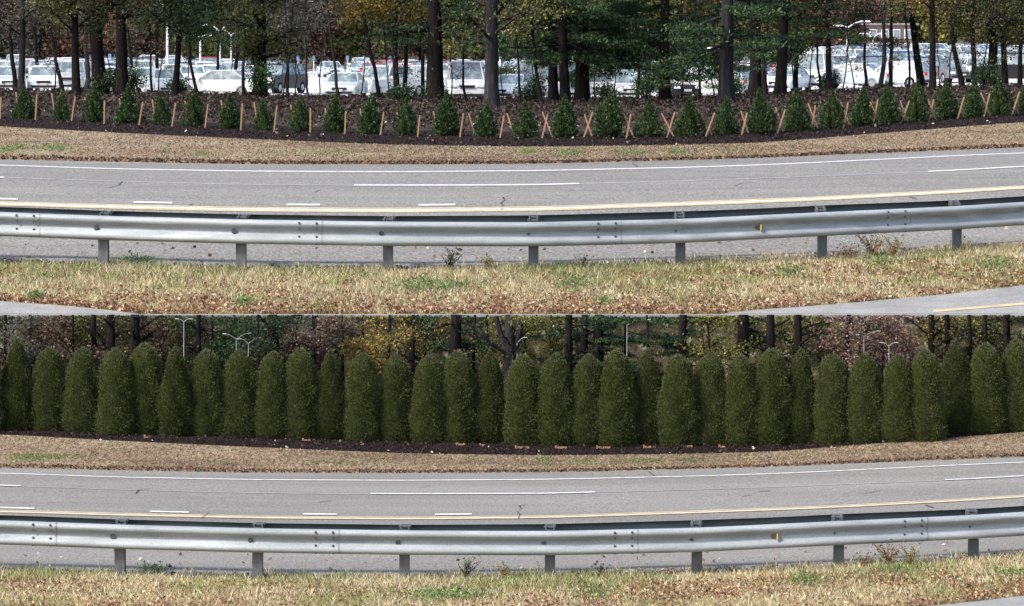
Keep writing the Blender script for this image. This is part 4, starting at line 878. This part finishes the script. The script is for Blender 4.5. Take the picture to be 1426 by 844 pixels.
# ------------------------------------------------------------------ cars
SPEC = {  # length, width, height, cowl x, roof front x, roof rear x, rear glass foot x, belt z, hood z, deck z
 'sedan': (4.7, 1.82, 1.45, 1.05, .35, -.95, -1.65, .95, .86, .98), 'hatchback': (4.1, 1.76, 1.5, 1.0, .4, -1.35, -1.95, .98, .9, .98),
 'suv': (4.7, 1.9, 1.75, 1.15, .55, -1.9, -2.25, 1.12, 1.05, 1.12), 'van': (5.2, 2.0, 2.15, 1.6, 1.0, -2.45, -2.55, 1.2, 1.1, 1.2), 'pickup': (5.5, 1.95, 1.8, 1.0, .45, -.75, -.95, 1.12, 1.08, 1.05)}
def car_pieces(kind):
    L, Wd, H, cx, rf, rr, rg, bz, hz, dz = SPEC[kind]; h = L/2; hw = Wd/2; P = {}
    prof = [(h-.08, .28), (h, .45), (h-.03, .64), (h-.18, hz-.1), (cx+.3, hz), (cx, bz), (rg, bz if kind != 'pickup' else bz), (rg-.05, dz), (-h+.12, dz-.02), (-h, dz-.2), (-h, .5), (-h+.08, .28)]
    prof = np.array(prof); m = MB(); st = [(-hw+.0, .90), (-hw+.06, .97), (-hw*.7, 1.), (hw*.7, 1.), (hw-.06, .97), (hw, .90)]; c0 = np.array([0, .62]); R = []
    for y, f in st:
        q = c0+(prof-c0)*np.array([f*.5+.5, f]); R.append(np.stack([q[:, 0], np.full(len(q), y), q[:, 1]], -1))
    n = len(prof); V = np.vstack(R); Fq = []
    for a in range(len(st)-1):
        for j in range(n): Fq.append((a*n+j, a*n+(j+1) % n, (a+1)*n+(j+1) % n, (a+1)*n+j))
    m.add(V, Fq)
    for a, rev in ((0, False), (len(st)-1, True)):
        c = R[a].mean(0); VV = np.vstack([c[None], R[a]]); m.add(VV, [((0, 1+(j+1) % n, 1+j) if not rev else (0, 1+j, 1+(j+1) % n)) for j in range(n)])
    if kind == 'pickup': m.box((-h/2-.55, 0, dz+.01), (h-1.35, Wd*.8, .02))
    P['body'] = (m, 'paint')
    # greenhouse
    def gh(m, inset, z0, z1, wb, wt, mi=0):
        a, b, c, d = cx-inset, rf-inset*.4, rr+inset*.4, rg+inset
        V = np.array([(a, -wb, z0), (a, wb, z0), (d, wb, z0), (d, -wb, z0), (b, -wt, z1), (b, wt, z1), (c, wt, z1), (c, -wt, z1)])
        m.add(V, [(0, 1, 5, 4), (1, 2, 6, 5), (2, 3, 7, 6), (3, 0, 4, 7), (4, 5, 6, 7)])
    wb, wt = hw*.92, hw*.74
    m = MB(); gh(m, .0, bz-.03, H-.05, wb, wt); P['windows'] = (m, 'glass')
    m = MB(); z0, z1 = H-.075, H
    V = np.array([(rf+.06, -wt-.015, z0), (rf+.06, wt+.015, z0), (rr-.06, wt+.015, z0), (rr-.06, -wt-.015, z0), (rf-.12, -wt+.1, z1), (rf-.12, wt-.1, z1), (rr+.12, wt-.1, z1), (rr+.12, -wt+.1, z1)])
    m.add(V, [(0, 3, 2, 1), (4, 5, 6, 7), (0, 1, 5, 4), (1, 2, 6, 5), (2, 3, 7, 6), (3, 0, 4, 7)])
    for s in (-1, 1):
        m.tube([(cx, s*wb, bz-.02), (rf, s*wt, H-.06)], .03, 5); m.tube([(rg, s*wb, bz-.02), (rr, s*wt, H-.06)], .035, 5)
        mx = (rf+rr)/2; m.tube([(mx, s*wb*1.0, bz-.02), (mx, s*wt, H-.06)], .022, 5)
        if kind in ('suv', 'van'): m.tube([(rr+.75, s*wb, bz-.02), (rr+.7, s*wt, H-.06)], .05, 5)
    P['roof'] = (m, 'paint')
    wr = .34 if kind in ('suv', 'van', 'pickup') else .31; P['wheels'] = []
    for x in (h-.85, -h+.9):
        for s in (-1, 1): P['wheels'].append((x, s*(hw-.09), wr))
    m = MB()
    for s in (-1, 1): m.box((h-.1, s*(hw-.3), hz-.24), (.16, .36, .14), top=(.7, .9))
    P['headlights'] = (m, 'headlight')
    m = MB()
    for s in (-1, 1): m.box((-h+.05, s*(hw-.22), dz-.2), (.14, .26, .2))
    P['taillights'] = (m, 'taillight')
    m = MB(); m.box((h+.0, 0, hz-.27), (.06, Wd*.42, .13)); m.box((h-.0, 0, .38), (.07, Wd*.7, .12)); m.box((-h+.0, 0, .38), (.07, Wd*.8, .12))
    for x, y, r_ in P['wheels']: m.tube([(x, y*1.0-math.copysign(.1, y), r_+.02), (x, y+math.copysign(.075, y), r_+.02)], [r_+.07, r_+.07], 14)
    P['trim'] = (m, 'trim')
    m = MB(); m.box((h+.03, 0, .5), (.02, .4, .12)); m.box((-h-.02, 0, .68), (.02, .34, .14)); P['number_plates'] = (m, 'plate')
    m = MB()
    for s in (-1, 1): m.box((cx-.15, s*(hw+.06), bz+.02), (.1, .2, .13), top=(.8, .9))
    P['mirrors'] = (m, 'paint')
    return P
def wheel_mb(x, y, r_):
    a = MB(); s = math.copysign(1, y); a.tube([(x, y-s*.12, r_), (x, y+s*.09, r_)], [r_, r_], 16)
    b = MB(); b.tube([(x, y+s*.085, r_), (x, y+s*.105, r_)], [r_*.62, r_*.55], 12); return a, b
cache = {}
def car_template(kind, color, full):
    key = (kind, color, full)
    if key in cache: return cache[key]
    P = car_pieces(kind); out = []
    if full:
        def grab(mb, nm, mat):
            o = mb.build(nm, mat); me = o.data; bpy.data.objects.remove(o); return me
        for nm in ('body', 'windows', 'roof'):
            mb, mt = P[nm]; out.append((nm, grab(mb, nm, M['paint_'+color] if mt == 'paint' else M[mt]), []))
        for s in (-1, 1):
            h = SPEC[kind][0]/2; hw = SPEC[kind][1]/2
            out.append(('mirror', grab(MB().box((SPEC[kind][3]-.15, s*(hw+.06), SPEC[kind][7]+.02), (.1, .2, .13), top=(.8, .9)), 'mirror', M['paint_'+color]), []))
            out.append(('headlight', grab(MB().box((h-.1, s*(hw-.3), SPEC[kind][8]-.24), (.18, .36, .14), top=(.7, .9)), 'headlight', M['headlight']), []))
            out.append(('taillight', grab(MB().box((-h+.04, s*(hw-.22), SPEC[kind][9]-.2), (.15, .26, .2)), 'taillight', M['taillight']), []))
        out.append(('number_plate', grab(MB().box((SPEC[kind][0]/2+.04, 0, .5), (.02, .4, .12)), 'number_plate', M['plate']), []))
        h = SPEC[kind][0]/2; Wd = SPEC[kind][1]
        out.append(('grille', grab(MB().box((h+.0, 0, SPEC[kind][8]-.27), (.06, Wd*.42, .13)), 'grille', M['trim']), []))
        for q in (1, -1): out.append(('bumper', grab(MB().box((q*h, 0, .38), (.07, Wd*.75, .12)), 'bumper', M['trim']), []))
        for x, y, r_ in P['wheels']: out.append(('wheel_arch', grab(MB().tube([(x, y-math.copysign(.1, y), r_+.02), (x, y+math.copysign(.075, y), r_+.02)], [r_+.07, r_+.07], 14), 'wheel_arch', M['trim']), []))
        for x, y, r_ in P['wheels']:
            a, b = wheel_mb(x, y, r_); out.append(('wheel', grab(a, 'tyre', M['tyre']), [('rim', grab(b, 'rim', M['rim']))]))
    else:
        mats = [M['paint_'+color], M['glass'], M['trim'], M['headlight'], M['taillight'], M['plate'], M['tyre'], M['rim']]
        idx = {'paint': 0, 'glass': 1, 'trim': 2, 'headlight': 3, 'taillight': 4, 'plate': 5}
        tot = MB()
        for nm, val in P.items():
            if nm == 'wheels':
                for w in val:
                    a, b = wheel_mb(*w)
                    for q, mi in ((a, 6), (b, 7)):
                        for v, f in zip(q.v, q.f): tot.add(v, f-f.min(), mi)
            else:
                mb, mt = val
                off = 0
                for v, f in zip(mb.v, mb.f): tot.add(v, f-off, idx[mt]); off += len(v)
        o = tot.build('parked_car', mats); me = o.data; bpy.data.objects.remove(o); out = me
    cache[key] = out; return out
def place_car(kind, color, x, y, rz, label, full, group='cars parked in the lot'):
    pxx = x*F/y+713; z = UP.height(pxx, y); z1 = UP.height(pxx, y+2); rx = math.atan2(z1-z, 2)
    T_ = car_template(kind, color, full); nm = {'van': 'parked_van', 'pickup': 'parked_pickup'}.get(kind, 'parked_car')
    if full:
        root = empty(nm, (x, y, z), rz=rz)
        for n, me, sub in T_:
            o = obj(n, me, root)
            for n2, me2 in sub: obj(n2, me2, o)
    else:
        root = obj(nm, T_); root.location = (x, y, z); root.rotation_euler = (0, 0, rz)
    tag(root, label, {'van': 'van', 'pickup': 'pickup truck'}.get(kind, 'car'), group); return root
FR = -math.pi/2
# front row: x px of centre, depth, kind, colour, heading, words
NEAR = [(12, 196, 'sedan', 'silver', FR+.15, 'silver sedan parked nose-out at the left edge of the lot'), (62, 197, 'hatchback', 'white', FR+.1, 'white hatchback behind the two slim brown trees'),
        (100, 204, 'suv', 'silver', FR, 'silver tall car behind the leaning stem near the forked trunk'), (205, 206, 'sedan', 'white', FR+.3, 'white sedan angled between the black trunk and dark green crown'),
        (232, 196, 'sedan', 'pale blue', FR+.25, 'pale blue sedan just behind the black-stemmed green tree'), (306, 192, 'sedan', 'white', 2.95, 'white sedan seen side-on under the Y-shaped lamps'),
        (386, 212, 'suv', 'black', FR-.4, 'black tall car at the open edge of the lot'), (481, 193, 'sedan', 'pale blue', FR-.1, 'pale blue sedan facing the woods beside the open asphalt'),
        (537, 202, 'pickup', 'white', FR-.6, 'white pickup behind the crooked golden tree'), (582, 205, 'pickup', 'silver', 2.9, 'silver pickup seen side-on behind the twin-stemmed gold maple'),
        (648, 190, 'van', 'white', FR+.05, 'tall white van facing the woods, left of the grey-barked pine'), (716, 193, 'sedan', 'pale blue', FR-.35, 'pale blue sedan just right of the grey-barked pine'),
        (772, 196, 'van', 'white', FR+.5, 'white van half hidden behind the cluster of three pine trunks'), (833, 197, 'hatchback', 'white', FR, 'white hatchback between the three-trunk cluster and slim pine'),
        (876, 193, 'sedan', 'silver', FR, 'silver sedan below the low bright pine boughs'), (945, 195, 'hatchback', 'black', FR+.2, 'black hatchback right of the broad dark pine'),
        (985, 194, 'suv', 'silver', 2.8, 'silver tall car side-on beside the ringed pine trunk'), (1044, 205, 'sedan', 'blue', FR, 'blue sedan glimpsed between the two thick trunks'), (1096, 200, 'sedan', 'pale blue', FR-.35, 'pale blue sedan behind the leaning black trunk'),
        (1131, 204, 'van', 'white', FR-.2, 'white van with sloping front behind the green-boughed pine'), (1188, 204, 'sedan', 'pale blue', 2.7, 'pale blue sedan side-on left of the straight thin stem'), (1214, 214, 'suv', 'dark blue', FR, 'dark blue tall car behind the straight thin stem'),
        (1250, 203, 'hatchback', 'white', 2.6, 'white rounded hatchback before the brick building'), (1318, 214, 'sedan', 'grey', FR+.3, 'grey sedan between the second and third of five close trunks'), (1362, 214, 'hatchback', 'white', FR, 'white hatchback behind the fourth of five close trunks'),
        (1408, 208, 'suv', 'black', 2.9, 'black tall car side-on at the right edge of the lot'), (150, 210, 'sedan', 'white', FR, 'white sedan glimpsed between the forked trunk and black trunk'), (-22, 200, 'sedan', 'white', FR, 'white sedan cut by the left edge of the picture')]
for (x, y, kd, cl, hd, words) in NEAR: place_car(kd, cl, (x-713)*y/F, y, hd, words, True)
ck = ['white', 'silver', 'white', 'grey', 'pale blue', 'black', 'white', 'silver', 'blue', 'white', 'red', 'silver', 'dark blue', 'white']
kk = ['sedan', 'suv', 'sedan', 'hatchback', 'sedan', 'sedan', 'hatchback', 'sedan', 'suv', 'sedan']
KW = {'sedan': 'sedan', 'suv': 'tall car', 'hatchback': 'hatchback', 'van': 'van', 'pickup': 'pickup'}
crow = np.random.default_rng(77)
for ri, y in enumerate((232, 250, 278, 297, 328, 348, 375)):
    xs_ = np.arange(-.16*y, .17*y, 2.75); c = 0
    for x in xs_:
        pxx = x*F/y+713
        if crow.random() < .1 or (y < 300 and 385 < pxx < 470) or (300 <= y and 400 < pxx < 440) or (y > 330 and 345 < pxx < 470): continue
        kd = kk[crow.integers(len(kk))]; cl = ck[crow.integers(len(ck))]
        if 500 < pxx < 560 and y > 270 and crow.random() < .5: cl = 'red'
        if not -60 < pxx < 1490: continue
        c += 1
        place_car(kd, cl, x+crow.normal(0, .2), y+crow.normal(0, .4), (FR if ri % 2 == 0 else -FR)+crow.normal(0, .16)+(.5 if pxx > 1100 else .1), f'{cl} {KW[kd]}, {ordinal(c)} from the left in the {ordinal(ri+1)} back row', y < 240)

# ------------------------------------------------------------------ lamps, signs, brick building
def lamp(x, D, ytop, arms, label, T=UP, s=1., zb=None, group='white lamp posts'):
    z = (UP.height(x, D) if zb is None else zb); X = (x-713)*D/F; zt = CAMZ-(ytop-HZ)*D/F
    root = empty('lamp_post', (X, D, z)); h = zt-z
    MB().tube([(0, 0, -.1*s), (0, 0, h*.5), (0, 0, h)], [.1*s, .085*s, .06*s], 8).build('pole', M['lamp_white' if s == 1. else 'lamp_dull'], root)
    MB().tube([(0, 0, 0), (0, 0, .5*s)], [.28*s, .26*s], 8).build('base', M['nosing'], root)
    for dxp, dyp in arms:
        e = np.array([dxp*D/F, 0, -dyp*D/F]); u = e/np.linalg.norm(e)
        a = MB().tube([(0, 0, h-.05*s), (e[0]*.6, 0, h+e[2]*.75), (e[0], 0, h+e[2])], [.055*s, .045*s, .04*s], 6).build('arm', M['lamp_white' if s == 1. else 'lamp_dull'], root)
        sg = math.copysign(1, dxp)
        MB().box((e[0]+sg*.35*s, 0, h+e[2]+.02*s), (.8*s, .35*s, .11*s), top=(.8, .7)).build('lamp_head', M['lamp_white' if s == 1. else 'lamp_dull'], root)
    tag(root, label, 'lamp post', group); return root
lamp(233, 262, 12, [(-7, -6), (7, -5)], 'white lamp post rising behind the spreading dark green crown')
lamp(306, 262, 42, [(-14, -7), (16, -8)], 'white double-armed lamp post, left one of the close Y-shaped pair')
lamp(322, 330, 48, [(-10, -6), (14, -8)], 'white double-armed lamp post, right one of the close Y-shaped pair')
lamp(279, 300, 52, [(-6, -3), (6, -3)], 'short white lamp post between the green crown and the Y-shaped pair')
lamp(697, 262, 50, [(9, -8)], 'white lamp post with one raised arm beside the grey-barked pine')
lamp(757, 270, 42, [(-24, -6), (4, -3)], 'white lamp post with long flat arm left of the three-trunk cluster')
lamp(850, 270, 27, [(12, -7), (30, -9)], 'white lamp post with a slanting arm among the pine boughs')
lamp(1180, 262, 38, [(-6, -2), (18, -8)], 'white double-armed lamp post above the green-boughed pine')
lamp(1216, 330, 52, [(-8, -5), (8, -5)], 'white small Y-shaped lamp post before the brick building')
lamp(1003, 300, 70, [(-6, -3), (6, -3)], 'low white lamp post left of the ringed pine trunk')
for (x, y, a, w) in ((256, 448, [(-7, -4), (7, -4)], 'first'), (329, 472, [(-14, -7), (16, -8)], 'second'), (346, 478, [(-10, -6), (14, -8)], 'third'), (720, 478, [(9, -8)], 'fourth'), (873, 452, [(12, -5), (28, -7)], 'fifth'), (1203, 468, [(-6, -2), (18, -7)], 'sixth'), (1238, 482, [(-8, -5), (8, -5)], 'seventh')):
    lamp(x, 52.3, y, a, f'small white lamp post behind the lower hedge, {w} from the left of seven', s=.075, zb=0., group='small lamp posts behind the hedge')
for i, x in enumerate((415, 437, 484, 507, 543, 153, 200)):
    D = 385; z = UP.height(x, D); r_ = empty('parking_sign', ((x-713)*D/F, D, z)); MB().tube([(0, 0, 0), (0, 0, 1.6)], .06, 6).build('post', M['lamp_white'], r_)
    MB().box((0, -.08, 1.55), (.3, .05, .5)).build('panel', M['blue_sign'], r_)
    tag(r_, f'small blue sign at the back of the lot, {ordinal(1+sorted((415,437,484,507,543,153,200)).index(x))} of seven from the left', 'sign', 'blue signs at the back of the lot')
def building():
    D = 404; x0, x1 = (1205-713)*D/F, (1275-713)*D/F; z = UP.height(1240, D); r_ = empty('brick_building', ((x0+x1)/2, D, z)); w = x1-x0
    MB().box((0, 5, 1.55), (w, 10, 4.0)).build('wall', M['brick'], r_)
    MB().box((0, 5, 3.65), (w+.6, 10.6, .2)).build('roof', M['nosing'], r_)
    for k in range(4):
        for zz in (1.0, 2.55):
            wf = MB().box((-w/2+.9+k*1.3, -.05, zz), (.85, .1, 1.05)).build('window', M['lamp_white'], r_)
            MB().box((-w/2+.9+k*1.3, -.12, zz), (.66, .04, .85)).build('pane', M['window'], wf)
    tag(r_, 'low brick building with white-framed windows far behind the parked cars', 'building')
building()
print('objects', len(bpy.data.objects))
